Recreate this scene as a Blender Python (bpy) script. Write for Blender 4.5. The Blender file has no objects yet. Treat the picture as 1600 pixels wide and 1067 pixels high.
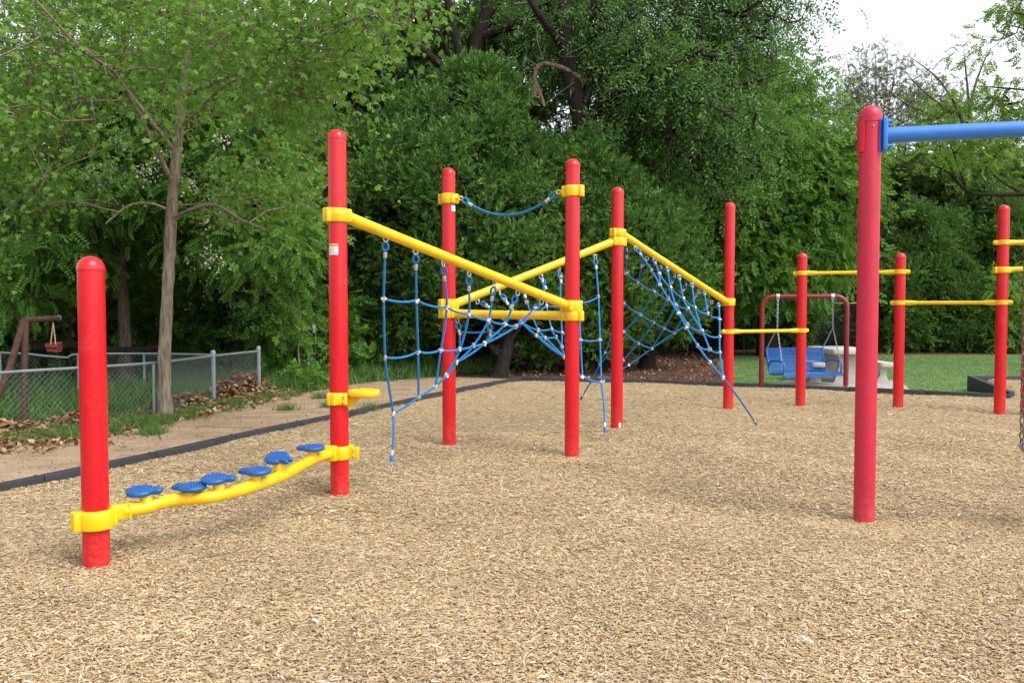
import bpy, math, random
import numpy as np
from mathutils import Vector, Matrix

random.seed(7)
rng = np.random.default_rng(7)
R = math.radians
scene = bpy.context.scene
COL = scene.collection

# ------------------------------------------------------------------ camera model
F, PITCH, CAMH = 1350.0, math.atan(53.5 / 1350.0), 1.5
CP, SP = math.cos(PITCH), math.sin(PITCH)

def ray(px, py):
    u, v = (px - 800) / F, (py - 533.5) / F
    return Vector((u, CP - v * SP, -SP - v * CP))

def at(px, py, Y):
    d = ray(px, py)
    return Vector((0, 0, CAMH)) + d * (Y / d.y)

def G(px, py, z=0.0):
    d = ray(px, py)
    return Vector((0, 0, CAMH)) + d * ((z - CAMH) / d.z)

def H(py, Y):
    return at(800, py, Y).z

# ------------------------------------------------------------------ materials
def new_mat(name):
    m = bpy.data.materials.new(name)
    m.use_nodes = True
    nt = m.node_tree
    for n in list(nt.nodes):
        nt.nodes.remove(n)
    out = nt.nodes.new('ShaderNodeOutputMaterial')
    return m, nt, out

def ramp(nt, stops):
    r = nt.nodes.new('ShaderNodeValToRGB')
    el = r.color_ramp.elements
    while len(el) > 1:
        el.remove(el[-1])
    el[0].position = stops[0][0]
    el[0].color = (*stops[0][1], 1)
    for p, c in stops[1:]:
        e = el.new(p)
        e.color = (*c, 1)
    return r

def noise(nt, scale, detail=4, rough=.55, coord='Object', vec=None):
    n = nt.nodes.new('ShaderNodeTexNoise')
    n.inputs['Scale'].default_value = scale
    n.inputs['Detail'].default_value = detail
    n.inputs['Roughness'].default_value = rough
    if vec is None:
        tc = nt.nodes.new('ShaderNodeTexCoord')
        vec = tc.outputs[coord]
    nt.links.new(vec, n.inputs['Vector'])
    return n

def paint(name, col, rough=.35, var=.08, bump=.02, metal=0.0, scale=6, spec=.5, dust=False):
    """coated metal or plastic: slight mottling, scuffs in the gloss, faint orange peel"""
    m, nt, out = new_mat(name)
    b = nt.nodes.new('ShaderNodeBsdfPrincipled')
    nt.links.new(b.outputs[0], out.inputs[0])
    n = noise(nt, scale, 6, .65)
    lo = tuple(max(0, c * (1 - var)) for c in col)
    hi = tuple(min(1, c * (1 + var)) for c in col)
    r = ramp(nt, [(.3, lo), (.7, hi)])
    nt.links.new(n.outputs['Fac'], r.inputs[0])
    nt.links.new(r.outputs[0], b.inputs['Base Color'])
    mr = nt.nodes.new('ShaderNodeMapRange')
    mr.inputs['To Min'].default_value = rough * .75
    mr.inputs['To Max'].default_value = min(1, rough * 1.35)
    n2 = noise(nt, scale * 4, 5, .7)
    nt.links.new(n2.outputs['Fac'], mr.inputs['Value'])
    nt.links.new(mr.outputs[0], b.inputs['Roughness'])
    if dust:
        # dust splashed up from the chips and rubbed patches
        tc = nt.nodes.new('ShaderNodeTexCoord')
        sx = nt.nodes.new('ShaderNodeSeparateXYZ'); nt.links.new(tc.outputs['Object'], sx.inputs[0])
        mz = nt.nodes.new('ShaderNodeMapRange')
        mz.inputs['From Min'].default_value = .02; mz.inputs['From Max'].default_value = .3
        mz.inputs['To Min'].default_value = .26; mz.inputs['To Max'].default_value = .0
        nt.links.new(sx.outputs['Z'], mz.inputs['Value'])
        nd = noise(nt, 34, 6, .75)
        rd = ramp(nt, [(.42, (0, 0, 0)), (.7, (1, 1, 1))])
        nt.links.new(nd.outputs['Fac'], rd.inputs[0])
        ad = nt.nodes.new('ShaderNodeMath'); ad.operation = 'MULTIPLY_ADD'; ad.inputs[2].default_value = 0
        nt.links.new(mz.outputs[0], ad.inputs[0]); nt.links.new(rd.outputs[0], ad.inputs[1])
        ns = noise(nt, 5, 8, .8)
        rs_ = ramp(nt, [(.56, (0, 0, 0)), (.72, (.16, .16, .16))])
        nt.links.new(ns.outputs['Fac'], rs_.inputs[0])
        sm = nt.nodes.new('ShaderNodeMath'); sm.operation = 'ADD'
        nt.links.new(ad.outputs[0], sm.inputs[0]); nt.links.new(rs_.outputs[0], sm.inputs[1])
        mxd = nt.nodes.new('ShaderNodeMix'); mxd.data_type = 'RGBA'
        nt.links.new(sm.outputs[0], mxd.inputs[0]); nt.links.new(r.outputs[0], mxd.inputs[6])
        mxd.inputs[7].default_value = (.42, .25, .17, 1)
        nt.links.new(mxd.outputs[2], b.inputs['Base Color'])
    b.inputs['Metallic'].default_value = metal
    b.inputs['Specular IOR Level'].default_value = spec
    if bump:
        n3 = noise(nt, 90, 2)
        bp = nt.nodes.new('ShaderNodeBump')
        bp.inputs['Strength'].default_value = bump
        bp.inputs['Distance'].default_value = .01
        nt.links.new(n3.outputs['Fac'], bp.inputs['Height'])
        nt.links.new(bp.outputs[0], b.inputs['Normal'])
    return m

def leaf_mat(name, stops, trans=.3, rough=.55, spec=.3):
    m, nt, out = new_mat(name)
    a = nt.nodes.new('ShaderNodeAttribute')
    a.attribute_name = 'rand'
    r = ramp(nt, stops)
    nt.links.new(a.outputs['Fac'], r.inputs[0])
    b = nt.nodes.new('ShaderNodeBsdfPrincipled')
    b.inputs['Roughness'].default_value = rough
    b.inputs['Specular IOR Level'].default_value = spec
    t = nt.nodes.new('ShaderNodeBsdfTranslucent')
    mx = nt.nodes.new('ShaderNodeMixShader')
    mx.inputs[0].default_value = trans
    nt.links.new(r.outputs[0], b.inputs['Base Color'])
    hs = nt.nodes.new('ShaderNodeHueSaturation')
    hs.inputs['Hue'].default_value = .485
    hs.inputs['Value'].default_value = 1.35
    nt.links.new(r.outputs[0], hs.inputs['Color'])
    nt.links.new(hs.outputs[0], t.inputs['Color'])
    nt.links.new(b.outputs[0], mx.inputs[1])
    nt.links.new(t.outputs[0], mx.inputs[2])
    nt.links.new(mx.outputs[0], out.inputs[0])
    return m

def bark_mat(name, dark, light, scale=9):
    m, nt, out = new_mat(name)
    b = nt.nodes.new('ShaderNodeBsdfPrincipled')
    b.inputs['Roughness'].default_value = .9
    b.inputs['Specular IOR Level'].default_value = .2
    tc = nt.nodes.new('ShaderNodeTexCoord')
    mp = nt.nodes.new('ShaderNodeMapping')
    mp.inputs['Scale'].default_value = (3.2, 3.2, .45)
    nt.links.new(tc.outputs['Object'], mp.inputs[0])
    n = noise(nt, scale, 8, .7, vec=mp.outputs[0])
    r = ramp(nt, [(.36, dark), (.62, light)])
    nt.links.new(n.outputs['Fac'], r.inputs[0])
    nt.links.new(r.outputs[0], b.inputs['Base Color'])
    bp = nt.nodes.new('ShaderNodeBump')
    bp.inputs['Strength'].default_value = .9
    bp.inputs['Distance'].default_value = .03
    nt.links.new(n.outputs['Fac'], bp.inputs['Height'])
    nt.links.new(bp.outputs[0], b.inputs['Normal'])
    nt.links.new(b.outputs[0], out.inputs[0])
    return m

def ground_mat(name, stops, scale, bump=.5, fine=60, dist=.02, stretch=(1, 1, 1), rough=.95):
    m, nt, out = new_mat(name)
    b = nt.nodes.new('ShaderNodeBsdfPrincipled')
    b.inputs['Roughness'].default_value = rough
    b.inputs['Specular IOR Level'].default_value = .15
    tc = nt.nodes.new('ShaderNodeTexCoord')
    mp = nt.nodes.new('ShaderNodeMapping')
    mp.inputs['Scale'].default_value = stretch
    nt.links.new(tc.outputs['Object'], mp.inputs[0])
    n = noise(nt, scale, 10, .72, vec=mp.outputs[0])
    n2 = noise(nt, fine, 6, .7, vec=mp.outputs[0])
    mix = nt.nodes.new('ShaderNodeMath')
    mix.operation = 'MULTIPLY_ADD'
    mix.inputs[1].default_value = .5
    mh = nt.nodes.new('ShaderNodeMath')
    mh.operation = 'MULTIPLY'
    mh.inputs[1].default_value = .5
    nt.links.new(n.outputs['Fac'], mh.inputs[0])
    nt.links.new(n2.outputs['Fac'], mix.inputs[0])
    nt.links.new(mh.outputs[0], mix.inputs[2])
    r = ramp(nt, stops)
    nt.links.new(mix.outputs[0], r.inputs[0])
    nt.links.new(r.outputs[0], b.inputs['Base Color'])
    bp = nt.nodes.new('ShaderNodeBump')
    bp.inputs['Strength'].default_value = bump
    bp.inputs['Distance'].default_value = dist
    nt.links.new(n2.outputs['Fac'], bp.inputs['Height'])
    nt.links.new(bp.outputs[0], b.inputs['Normal'])
    nt.links.new(b.outputs[0], out.inputs[0])
    return m

def attr_mat(name, stops, rough=.85, spec=.2, patch=False):
    m, nt, out = new_mat(name)
    a = nt.nodes.new('ShaderNodeAttribute')
    a.attribute_name = 'rand'
    r = ramp(nt, stops)
    b = nt.nodes.new('ShaderNodeBsdfPrincipled')
    b.inputs['Roughness'].default_value = rough
    b.inputs['Specular IOR Level'].default_value = spec
    nt.links.new(a.outputs['Fac'], r.inputs[0])
    col = r.outputs[0]
    if patch:
        # broad damp and bleached patches
        n = noise(nt, .9, 5, .6)
        mr = nt.nodes.new('ShaderNodeMapRange')
        mr.inputs['From Min'].default_value = .3; mr.inputs['From Max'].default_value = .7
        mr.inputs['To Min'].default_value = .84; mr.inputs['To Max'].default_value = 1.12
        nt.links.new(n.outputs['Fac'], mr.inputs['Value'])
        h = nt.nodes.new('ShaderNodeHueSaturation')
        nt.links.new(mr.outputs[0], h.inputs['Value'])
        nt.links.new(col, h.inputs['Color'])
        col = h.outputs[0]
    nt.links.new(col, b.inputs['Base Color'])
    nt.links.new(b.outputs[0], out.inputs[0])
    return m

M = {}
M['red'] = paint('red_plastic_coat', (.56, .008, .016), .22, dust=True)
M['pinkred'] = paint('faded_sky_tinted_red_coat', (.5, .012, .045), .42, .12, dust=True)  # pink cast: sky reflection painted into the base colour, plus slight fading
M['brightred'] = paint('red_bracket_coat', (.55, .01, .03), .4)
M['yellow'] = paint('yellow_powder_coat', (.78, .5, .006), .3, .13)
M['blue'] = paint('blue_plastic', (.007, .09, .32), .4, .15)
M['beamblue'] = paint('blue_powder_coat', (.035, .19, .62), .38)
M['benchblue'] = paint('blue_vinyl_mesh', (.014, .115, .4), .45)
M['rope'] = paint('blue_rope_fibre', (.006, .15, .4), .6, .25, .3, scale=40)
M['maroon'] = paint('maroon_pipe_coat', (.19, .012, .018), .35)
M['silver'] = paint('bright_zinc_steel', (.52, .52, .52), .35, .1, metal=.6)
M['galv'] = paint('galvanised_pipe', (.24, .28, .3), .5, .12, metal=.4)
M['wire'] = paint('galvanised_wire', (.2, .23, .23), .5, .15, metal=.3)
M['chain'] = paint('steel_chain', (.42, .43, .44), .45, .2, metal=.7)
M['darkchain'] = paint('worn_chain', (.12, .1, .09), .5, .3, metal=.6)
M['seat'] = paint('swing_seat_rubber', (.25, .33, .36), .6)
M['rust'] = paint('rusty_pipe', (.075, .036, .026), .85, .45, .3, scale=14)
M['curb'] = paint('black_recycled_plastic', (.028, .032, .04), .55, .35, .3, scale=9)
M['concrete'] = paint('pale_painted_concrete', (.44, .42, .38), .8, .1, .3)
M['slab'] = paint('concrete_slab', (.34, .31, .28), .9, .15, .3)
M['sticker'] = paint('white_label_film', (.75, .76, .76), .4, .04, 0)
M['stickerhead'] = paint('orange_label_film', (.75, .3, .03), .4, .04, 0)
M['stickerblue'] = paint('pale_blue_label_film', (.6, .75, .85), .4, .04, 0)
M['ink'] = paint('grey_print', (.25, .25, .27), .6, .05, 0)
M['cream'] = paint('dirty_cream_rope', (.5, .4, .2), .8)
M['dullred'] = paint('faded_red_plastic', (.16, .03, .025), .6, .2)
M['darksteel'] = paint('dark_painted_steel', (.012, .016, .013), .7)
M['pale'] = paint('pale_paint_tip', (.45, .5, .48), .6)
M['bark'] = bark_mat('grey_brown_bark', (.1, .078, .06), (.32, .265, .2))
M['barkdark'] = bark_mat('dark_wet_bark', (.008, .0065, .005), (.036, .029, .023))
M['barkmid'] = bark_mat('brown_bark', (.035, .027, .02), (.14, .11, .085))
M['barkgrey'] = bark_mat('grey_twig_bark', (.1, .09, .08), (.24, .22, .2))
M['barkpale'] = bark_mat('pale_dead_wood', (.1, .07, .05), (.3, .22, .16))

M['lf_maple'] = leaf_mat('maple_leaf', [(0, (0.0847, 0.1838, 0.0280)), (.4, (0.1309, 0.2616, 0.0421)), (.8, (0.1847, 0.3323, 0.0573)), (1, (0.2924, 0.4243, 0.0894))], .38)
M['lf_locust'] = leaf_mat('locust_leaf', [(0, (0.0594, 0.1608, 0.0273)), (.5, (0.1103, 0.2485, 0.0372)), (1, (0.1867, 0.3508, 0.0620))], .35)
M['lf_wood'] = leaf_mat('woodland_leaf', [(0, (0.0450, 0.1058, 0.0211)), (.5, (0.0770, 0.1693, 0.0329)), (1, (0.1364, 0.2540, 0.0471))], .3)
M['lf_elm'] = leaf_mat('elm_leaf', [(0, (0.0544, 0.1312, 0.0328)), (.5, (0.0998, 0.2085, 0.0476)), (1, (0.1724, 0.2935, 0.0744))], .32)
M['lf_lime'] = leaf_mat('fresh_leaf', [(0, (0.0746, 0.1802, 0.0257)), (.5, (0.1268, 0.2703, 0.0398)), (1, (0.2088, 0.3732, 0.0702))], .36)
M['lf_cedar'] = leaf_mat('cedar_spray', [(0, (0.0437, 0.1077, 0.0227)), (.5, (0.0819, 0.1795, 0.0356)), (.9, (0.1364, 0.2603, 0.0517)), (1, (0.2362, 0.2873, 0.0809))], .18, .65, .15)
M['lf_hedge'] = leaf_mat('juniper_spray', [(0, (0.0419, 0.1052, 0.0235)), (.5, (0.0792, 0.1659, 0.0352)), (1, (0.1747, 0.2630, 0.0528))], .18, .65, .15)
M['lf_ash'] = leaf_mat('new_spring_leaf', [(0, (0.1000, 0.2000, 0.0300)), (.5, (0.1600, 0.2800, 0.0450)), (1, (0.2400, 0.3600, 0.0800))], .4)
M['lf_bud'] = leaf_mat('grey_green_bud', [(0, (.11, .13, .07)), (.5, (.15, .19, .09)), (1, (.22, .25, .14))], .3)
M['blossom'] = leaf_mat('white_blossom', [(0, (.55, .55, .4)), (1, (.8, .8, .68))], .3)
M['grass'] = leaf_mat('grass_blade', [(0, (0.0575, 0.1265, 0.0260)), (.5, (0.0978, 0.1925, 0.0400)), (.9, (0.1495, 0.2530, 0.0600)), (1, (0.2990, 0.2750, 0.1100))], .3)
M['lawnblade'] = leaf_mat('mown_grass_blade', [(0, (.1, .18, .065)), (.5, (.16, .265, .1)), (.9, (.22, .33, .13)), (1, (.34, .34, .16))], .3)
M['weed'] = leaf_mat('weed_blade', [(0, (0.0490, 0.1176, 0.0252)), (.6, (0.0882, 0.1932, 0.0392)), (1, (0.1568, 0.2688, 0.0560))], .3)
M['litter'] = attr_mat('dead_leaf', [(0, (.12, .06, .03)), (.5, (.28, .16, .085)), (1, (.46, .31, .19))])
M['chip'] = attr_mat('wood_chip', [(0, (0.1470, 0.0758, 0.0354)), (.05, (0.3070, 0.1891, 0.0947)), (.18, (0.4320, 0.3063, 0.1673)), (.5, (0.5100, 0.3782, 0.2159)),
                                   (.8, (0.5670, 0.4344, 0.2593)), (.9, (0.5000, 0.3999, 0.2814)), (.98, (0.6350, 0.5339, 0.3894)), (1, (0.7720, 0.7003, 0.5938))], .8, .2, patch=True)
M['chipbase'] = ground_mat('wood_chip_floor', [(.34, (.22, .15, .085)), (.46, (.38, .285, .165)), (.56, (.46, .355, .215)), (.7, (.54, .44, .29))], 22, 1, 75, .02, (1, 1.7, 1))
M['dirt'] = ground_mat('bare_dirt', [(.33, (.15, .095, .055)), (.45, (.31, .215, .135)), (.55, (.4, .295, .195)), (.66, (.5, .4, .29))], 2.2, .6, 26, .03, (.8, 1.6, 1))
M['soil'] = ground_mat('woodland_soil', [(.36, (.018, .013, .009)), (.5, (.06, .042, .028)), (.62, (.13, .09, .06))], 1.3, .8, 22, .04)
M['lawn'] = ground_mat('mown_lawn', [(.34, (.09, .17, .05)), (.5, (.14, .25, .075)), (.64, (.2, .31, .11))], 1.2, .5, 45, .03)
M['mulch'] = ground_mat('dark_mulch', [(.36, (.04, .02, .013)), (.5, (.1, .052, .036)), (.64, (.17, .1, .07))], 3, .8, 30, .04)

# ------------------------------------------------------------------ object helpers
def link(o, parent=None):
    COL.objects.link(o)
    if parent is not None:
        o.parent = parent
    return o

def tag(o, label=None, cat=None, group=None, kind=None):
    if label: o['label'] = label
    if cat: o['category'] = cat
    if group: o['group'] = group
    if kind: o['kind'] = kind
    return o

def empty(name, loc, label, cat, group=None):
    o = bpy.data.objects.new(name, None)
    o.empty_display_size = .2
    link(o)
    o.location = loc
    return tag(o, label, cat, group)

def origin(parent):
    v = Vector((0, 0, 0))
    while parent is not None:
        v += Vector(parent.location)
        parent = parent.parent
    return v

class MB:
    def __init__(s):
        s.v, s.f = [], []

    def add(s, vs, fs):
        n = len(s.v)
        s.v += [tuple(x) for x in vs]
        s.f += [tuple(i + n for i in f) for f in fs]
        return s

    def tube(s, path, rad, n=10, caps=True):
        P = [Vector(p) for p in path]
        m = len(P)
        rr = rad if isinstance(rad, (list, tuple)) else [rad] * m
        up = None
        rings = []
        for i in range(m):
            if i == 0: t = P[1] - P[0]
            elif i == m - 1: t = P[-1] - P[-2]
            else: t = (P[i + 1] - P[i]).normalized() + (P[i] - P[i - 1]).normalized()
            t.normalize()
            if up is None:
                a = Vector((0, 0, 1)) if abs(t.z) < .9 else Vector((1, 0, 0))
                up = (a - t * a.dot(t)).normalized()
            else:
                up = (up - t * up.dot(t)).normalized()
            w = t.cross(up)
            rings.append([P[i] + (up * math.cos(2 * math.pi * k / n) + w * math.sin(2 * math.pi * k / n)) * rr[i] for k in range(n)])
        vs = [v for r_ in rings for v in r_]
        fs = []
        for i in range(m - 1):
            for k in range(n):
                fs.append((i * n + k, i * n + (k + 1) % n, (i + 1) * n + (k + 1) % n, (i + 1) * n + k))
        if caps:
            fs.append(tuple(range(n - 1, -1, -1)))
            fs.append(tuple((m - 1) * n + k for k in range(n)))
        return s.add(vs, fs)

    def lathe(s, prof, c, n=32, tilt=None, close=True):
        """prof: (r, z) pairs upward about axis through c"""
        c = Vector(c)
        vs, fs = [], []
        for r_, z in prof:
            for k in range(n):
                a = 2 * math.pi * k / n
                p = Vector((r_ * math.cos(a), r_ * math.sin(a), z))
                if tilt is not None: p = tilt @ p
                vs.append(c + p)
        for i in range(len(prof) - 1):
            for k in range(n):
                fs.append((i * n + k, i * n + (k + 1) % n, (i + 1) * n + (k + 1) % n, (i + 1) * n + k))
        if close:
            fs.append(tuple(range(n - 1, -1, -1)))
            fs.append(tuple((len(prof) - 1) * n + k for k in range(n)))
        return s.add(vs, fs)

    def slab(s, outline, z0, z1, bev=.006, mat=None):
        """convex-ish outline (local xy) raised z0..z1 with bevelled rims; mat = 4x4"""
        c = Vector((sum(p[0] for p in outline) / len(outline), sum(p[1] for p in outline) / len(outline)))
        def shrink(d):
            o = []
            for p in outline:
                v = Vector((p[0], p[1])) - c
                L = v.length
                o.append(c + v * (max(.05, L - d) / L if L else 1))
            return o
        b = min(bev, (z1 - z0) * .45)
        layers = [(shrink(b), z0), (shrink(b * .3), z0 + b * .3), (outline, z0 + b), (outline, z1 - b), (shrink(b * .3), z1 - b * .3), (shrink(b), z1)]
        n = len(outline)
        vs = [Vector((p[0], p[1], z)) for o, z in layers for p in o]
        fs = []
        for i in range(len(layers) - 1):
            for k in range(n):
                fs.append((i * n + k, i * n + (k + 1) % n, (i + 1) * n + (k + 1) % n, (i + 1) * n + k))
        fs.append(tuple(range(n - 1, -1, -1)))
        fs.append(tuple((len(layers) - 1) * n + k for k in range(n)))
        if mat is not None: vs = [mat @ v for v in vs]
        return s.add(vs, fs)

    def box(s, c, size, yaw=0.0, bev=.005, mat=None):
        hx, hy, hz = size[0] / 2, size[1] / 2, size[2] / 2
        b = min(bev, hx * .48, hy * .48, hz * .48)
        m = mat if mat is not None else Matrix.Translation(Vector(c)) @ Matrix.Rotation(yaw, 4, 'Z')
        vs, fs = [], []
        L = []
        for t in (0, 1, 2, 3):
            a = t / 3 * math.pi / 2
            L.append((b * (1 - math.sin(a)), -hz + b * (1 - math.cos(a))))
        L += [(d, -z) for d, z in reversed(L)]
        for d, z in L:
            x, y, r_ = hx - d, hy - d, max(b - d, b * .05)
            for sx, sy, a0 in ((1, -1, -90), (1, 1, 0), (-1, 1, 90), (-1, -1, 180)):
                for k in range(4):
                    a = R(a0 + 30 * k)
                    vs.append(m @ Vector((sx * (x - r_) + r_ * math.cos(a), sy * (y - r_) + r_ * math.sin(a), z)))
        n = 16
        for i in range(len(L) - 1):
            for k in range(n):
                fs.append((i * n + k, i * n + (k + 1) % n, (i + 1) * n + (k + 1) % n, (i + 1) * n + k))
        fs.append(tuple(range(n - 1, -1, -1)))
        fs.append(tuple((len(L) - 1) * n + k for k in range(n)))
        return s.add(vs, fs)

    def ball(s, c, r, n=10, m=6, sc=(1, 1, 1)):
        prof = []
        c = Vector(c)
        vs, fs = [], []
        for i in range(m + 1):
            t = math.pi * i / m
            for k in range(n):
                a = 2 * math.pi * k / n
                vs.append(c + Vector((r * math.sin(t) * math.cos(a) * sc[0], r * math.sin(t) * math.sin(a) * sc[1], -r * math.cos(t) * sc[2])))
        for i in range(m):
            for k in range(n):
                fs.append((i * n + k, i * n + (k + 1) % n, (i + 1) * n + (k + 1) % n, (i + 1) * n + k))
        return s.add(vs, fs)

    def torus(s, c, R_, r_, axis='Z', n=16, m=6, mat=None, sc=(1, 1)):
        vs, fs = [], []
        for i in range(n):
            a = 2 * math.pi * i / n
            for k in range(m):
                b = 2 * math.pi * k / m
                x, y, z = (R_ * sc[0] + r_ * math.cos(b)) * math.cos(a), (R_ * sc[1] + r_ * math.cos(b)) * math.sin(a), r_ * math.sin(b)
                p = Vector((x, y, z)) if axis == 'Z' else Vector((x, z, y)) if axis == 'Y' else Vector((z, x, y))
                vs.append((mat @ p if mat is not None else p) + Vector(c))
        for i in range(n):
            for k in range(m):
                fs.append((i * m + k, ((i + 1) % n) * m + k, ((i + 1) % n) * m + (k + 1) % m, i * m + (k + 1) % m))
        return s.add(vs, fs)

    def build(s, name, mat, parent=None, smooth=35, local=False):
        o0 = Vector((0, 0, 0)) if local else origin(parent)
        me = bpy.data.meshes.new(name)
        me.from_pydata([(v[0] - o0.x, v[1] - o0.y, v[2] - o0.z) for v in s.v], [], s.f)
        me.materials.append(mat)
        if smooth:
            me.polygons.foreach_set('use_smooth', [True] * len(me.polygons))
            me.set_sharp_from_angle(angle=R(smooth))
        me.update()
        return link(bpy.data.objects.new(name, me), parent)

def np_mesh(name, verts, quads, mat, rand=None):
    me = bpy.data.meshes.new(name)
    nv, nf = len(verts), len(quads)
    me.vertices.add(nv)
    me.vertices.foreach_set('co', np.ascontiguousarray(verts, dtype=np.float32).ravel())
    me.loops.add(nf * 4)
    me.loops.foreach_set('vertex_index', np.ascontiguousarray(quads, dtype=np.int32).ravel())
    me.polygons.add(nf)
    me.polygons.foreach_set('loop_start', np.arange(0, nf * 4, 4, dtype=np.int32))
    me.update(calc_edges=True)
    if rand is not None:
        a = me.attributes.new('rand', 'FLOAT', 'FACE')
        a.data.foreach_set('value', np.ascontiguousarray(rand, dtype=np.float32))
    me.materials.append(mat)
    return me

def np_obj(name, me, parent=None):
    return link(bpy.data.objects.new(name, me), parent)

def scatter(tv, tq, pos, X, Y_, Z_, scale):
    """copies of a template (verts, quads) at pos with axes X,Y,Z and scale"""
    tv = np.asarray(tv, float)
    tq = np.asarray(tq, int)
    n = len(pos)
    s = np.asarray(scale, float).reshape(n, 1, 1)
    V = pos[:, None, :] + s * (tv[None, :, 0:1] * X[:, None, :] + tv[None, :, 1:2] * Y_[:, None, :] + tv[None, :, 2:3] * Z_[:, None, :])
    Q = tq[None] + (np.arange(n) * len(tv))[:, None, None]
    return V.reshape(-1, 3), Q.reshape(-1, 4)

def unit(a):
    return a / np.maximum(np.linalg.norm(a, axis=-1, keepdims=True), 1e-9)

def frames(x, zhint):
    x = unit(x)
    z = unit(zhint - x * (zhint * x).sum(-1, keepdims=True))
    y = np.cross(z, x)
    return x, y, z

# ---- leaf templates --------------------------------------------------------
def leaflet(base, d, w_dir, L, W, fold=.12):
    b = np.array(base, float); d = np.array(d, float); w = np.array(w_dir, float)
    d /= np.linalg.norm(d); w /= np.linalg.norm(w)
    nrm = np.cross(d, w)
    return [b, b + d * L * .45 - w * W * .5 + nrm * L * fold, b + d * L, b + d * L * .45 + w * W * .5 + nrm * L * fold]

def tpl(leaflets):
    v, q = [], []
    for l in leaflets:
        n = len(v)
        v += l
        q.append((n, n + 1, n + 2, n + 3))
    return np.array(v), np.array(q)

def tpl_maple():
    # one lobed leaf, five kites meeting at the stalk, slightly cupped and drooping at the lobe tips
    v = [(0.0, 0, 0)]
    q = []
    ang = [-105, -54, 0, 54, 105]
    ln = [.55, .85, 1.0, .85, .55]
    notch = [-135, -80, -27, 27, 80, 135]
    for a in notch:
        r_ = .42 if abs(a) < 100 else .2
        v.append((.12 + r_ * math.cos(R(a)), r_ * math.sin(R(a)), .05))
    for a, l in zip(ang, ln):
        v.append((.12 + l * .85 * math.cos(R(a)), l * .75 * math.sin(R(a)), -.1 * l))
    for i in range(5):
        q.append((0, 1 + i, 7 + i, 2 + i))
    return np.array(v), np.array(q)

def tpl_pinnate(n=6, L=.55, W=.3, droop=.5):
    out = []
    for i in range(n):
        t = (i + .6) / n
        p = (t, 0, -droop * t * t * .5)
        for sgn in (-1, 1):
            out.append(leaflet(p, (.35, sgn, -.15), (1, -sgn * .35, 0), L * .55, W * .5))
    out.append(leaflet((1, 0, -droop * .5), (1, 0, -droop), (0, 1, 0), L * .5, W * .5))
    return tpl(out)

def tpl_twig(n=9, L=.42, W=.2, seed=1, droop=.35):
    r_ = np.random.default_rng(seed)
    out = []
    for i in range(n):
        t = (i + .5) / n
        sgn = 1 if i % 2 else -1
        p = (t, 0, -droop * t * t)
        out.append(leaflet(p, (.8, sgn * r_.uniform(.5, 1.1), r_.uniform(-.7, .3)), (-sgn * .7, .8, r_.uniform(-.5, .5)), L * r_.uniform(.7, 1.2), W * r_.uniform(.8, 1.2)))
    return tpl(out)

def tpl_feather(n=16, seed=2, W=.05):
    # cedar spray: narrow blades fanning from a curved stem
    r_ = np.random.default_rng(seed)
    out = []
    for i in range(n):
        t = .05 + .85 * i / n
        a = r_.uniform(0, 2 * math.pi)
        k = r_.uniform(.35, .8)
        d = (1, math.cos(a) * k, math.sin(a) * k)
        p = (t * .9, 0, .12 * t * t)
        w = np.cross(d, (r_.normal(), r_.normal(), r_.normal()))
        out.append(leaflet(p, d, w, r_.uniform(.25, .5) * (1.15 - .5 * t), W * r_.uniform(.8, 1.5), .05))
    return tpl(out)

T_MAPLE = tpl_maple()
T_PINN = tpl_pinnate()
T_TWIG = tpl_twig()
T_TWIG2 = tpl_twig(7, .34, .13, 5, .8)
T_FEATH = tpl_feather(11, 2, .085)

def foliage(name, centers, outward, n_per, spread, size, T, mat, parent, up=.8, rnd=.6, flat=.6, grav=0.0, clump_var=.35):
    """sprays round each cluster centre; every face keeps a leaf tint in 'rand'"""
    C = np.asarray(centers, float)
    nC = len(C)
    k = n_per
    pos = np.repeat(C, k, 0)
    out = np.repeat(np.asarray(outward, float), k, 0)
    N = len(pos)
    off = rng.normal(0, 1, (N, 3)) * spread
    off[:, 2] *= flat
    pos = pos + off
    d = unit(off) * .7 + out * .6 + rng.normal(0, rnd, (N, 3))
    d[:, 2] -= grav
    zh = np.zeros((N, 3)); zh[:, 2] = up
    zh += rng.normal(0, rnd * .8, (N, 3)) + out * .35
    X, Yv, Z = frames(d, zh)
    sc = size * rng.uniform(.65, 1.3, N)
    V, Q = scatter(T[0], T[1], pos, X, Yv, Z, sc)
    nq = len(T[1])
    cl = np.repeat(rng.uniform(-.5, .5, nC), k) * clump_var
    r_ = np.clip(.45 + np.repeat(cl, nq) + rng.normal(0, .17, N * nq), 0, 1)
    o0 = origin(parent)
    V = V - np.array([o0.x, o0.y, o0.z])
    return np_obj(name, np_mesh(name, V, Q, mat, r_), parent)

# ---- tree skeleton -----------------------------------------------------------
def cm(pts, n=6):
    """Catmull-Rom through points"""
    P = [Vector(p) for p in pts]
    P = [P[0] * 2 - P[1]] + P + [P[-1] * 2 - P[-2]]
    out = []
    for i in range(1, len(P) - 2):
        for k in range(n):
            t = k / n
            a, b, c, d = P[i - 1], P[i], P[i + 1], P[i + 2]
            out.append(.5 * ((2 * b) + (c - a) * t + (2 * a - 5 * b + 4 * c - d) * t * t + (3 * b - a - 3 * c + d) * t ** 3))
    out.append(P[-2])
    return out

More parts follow.
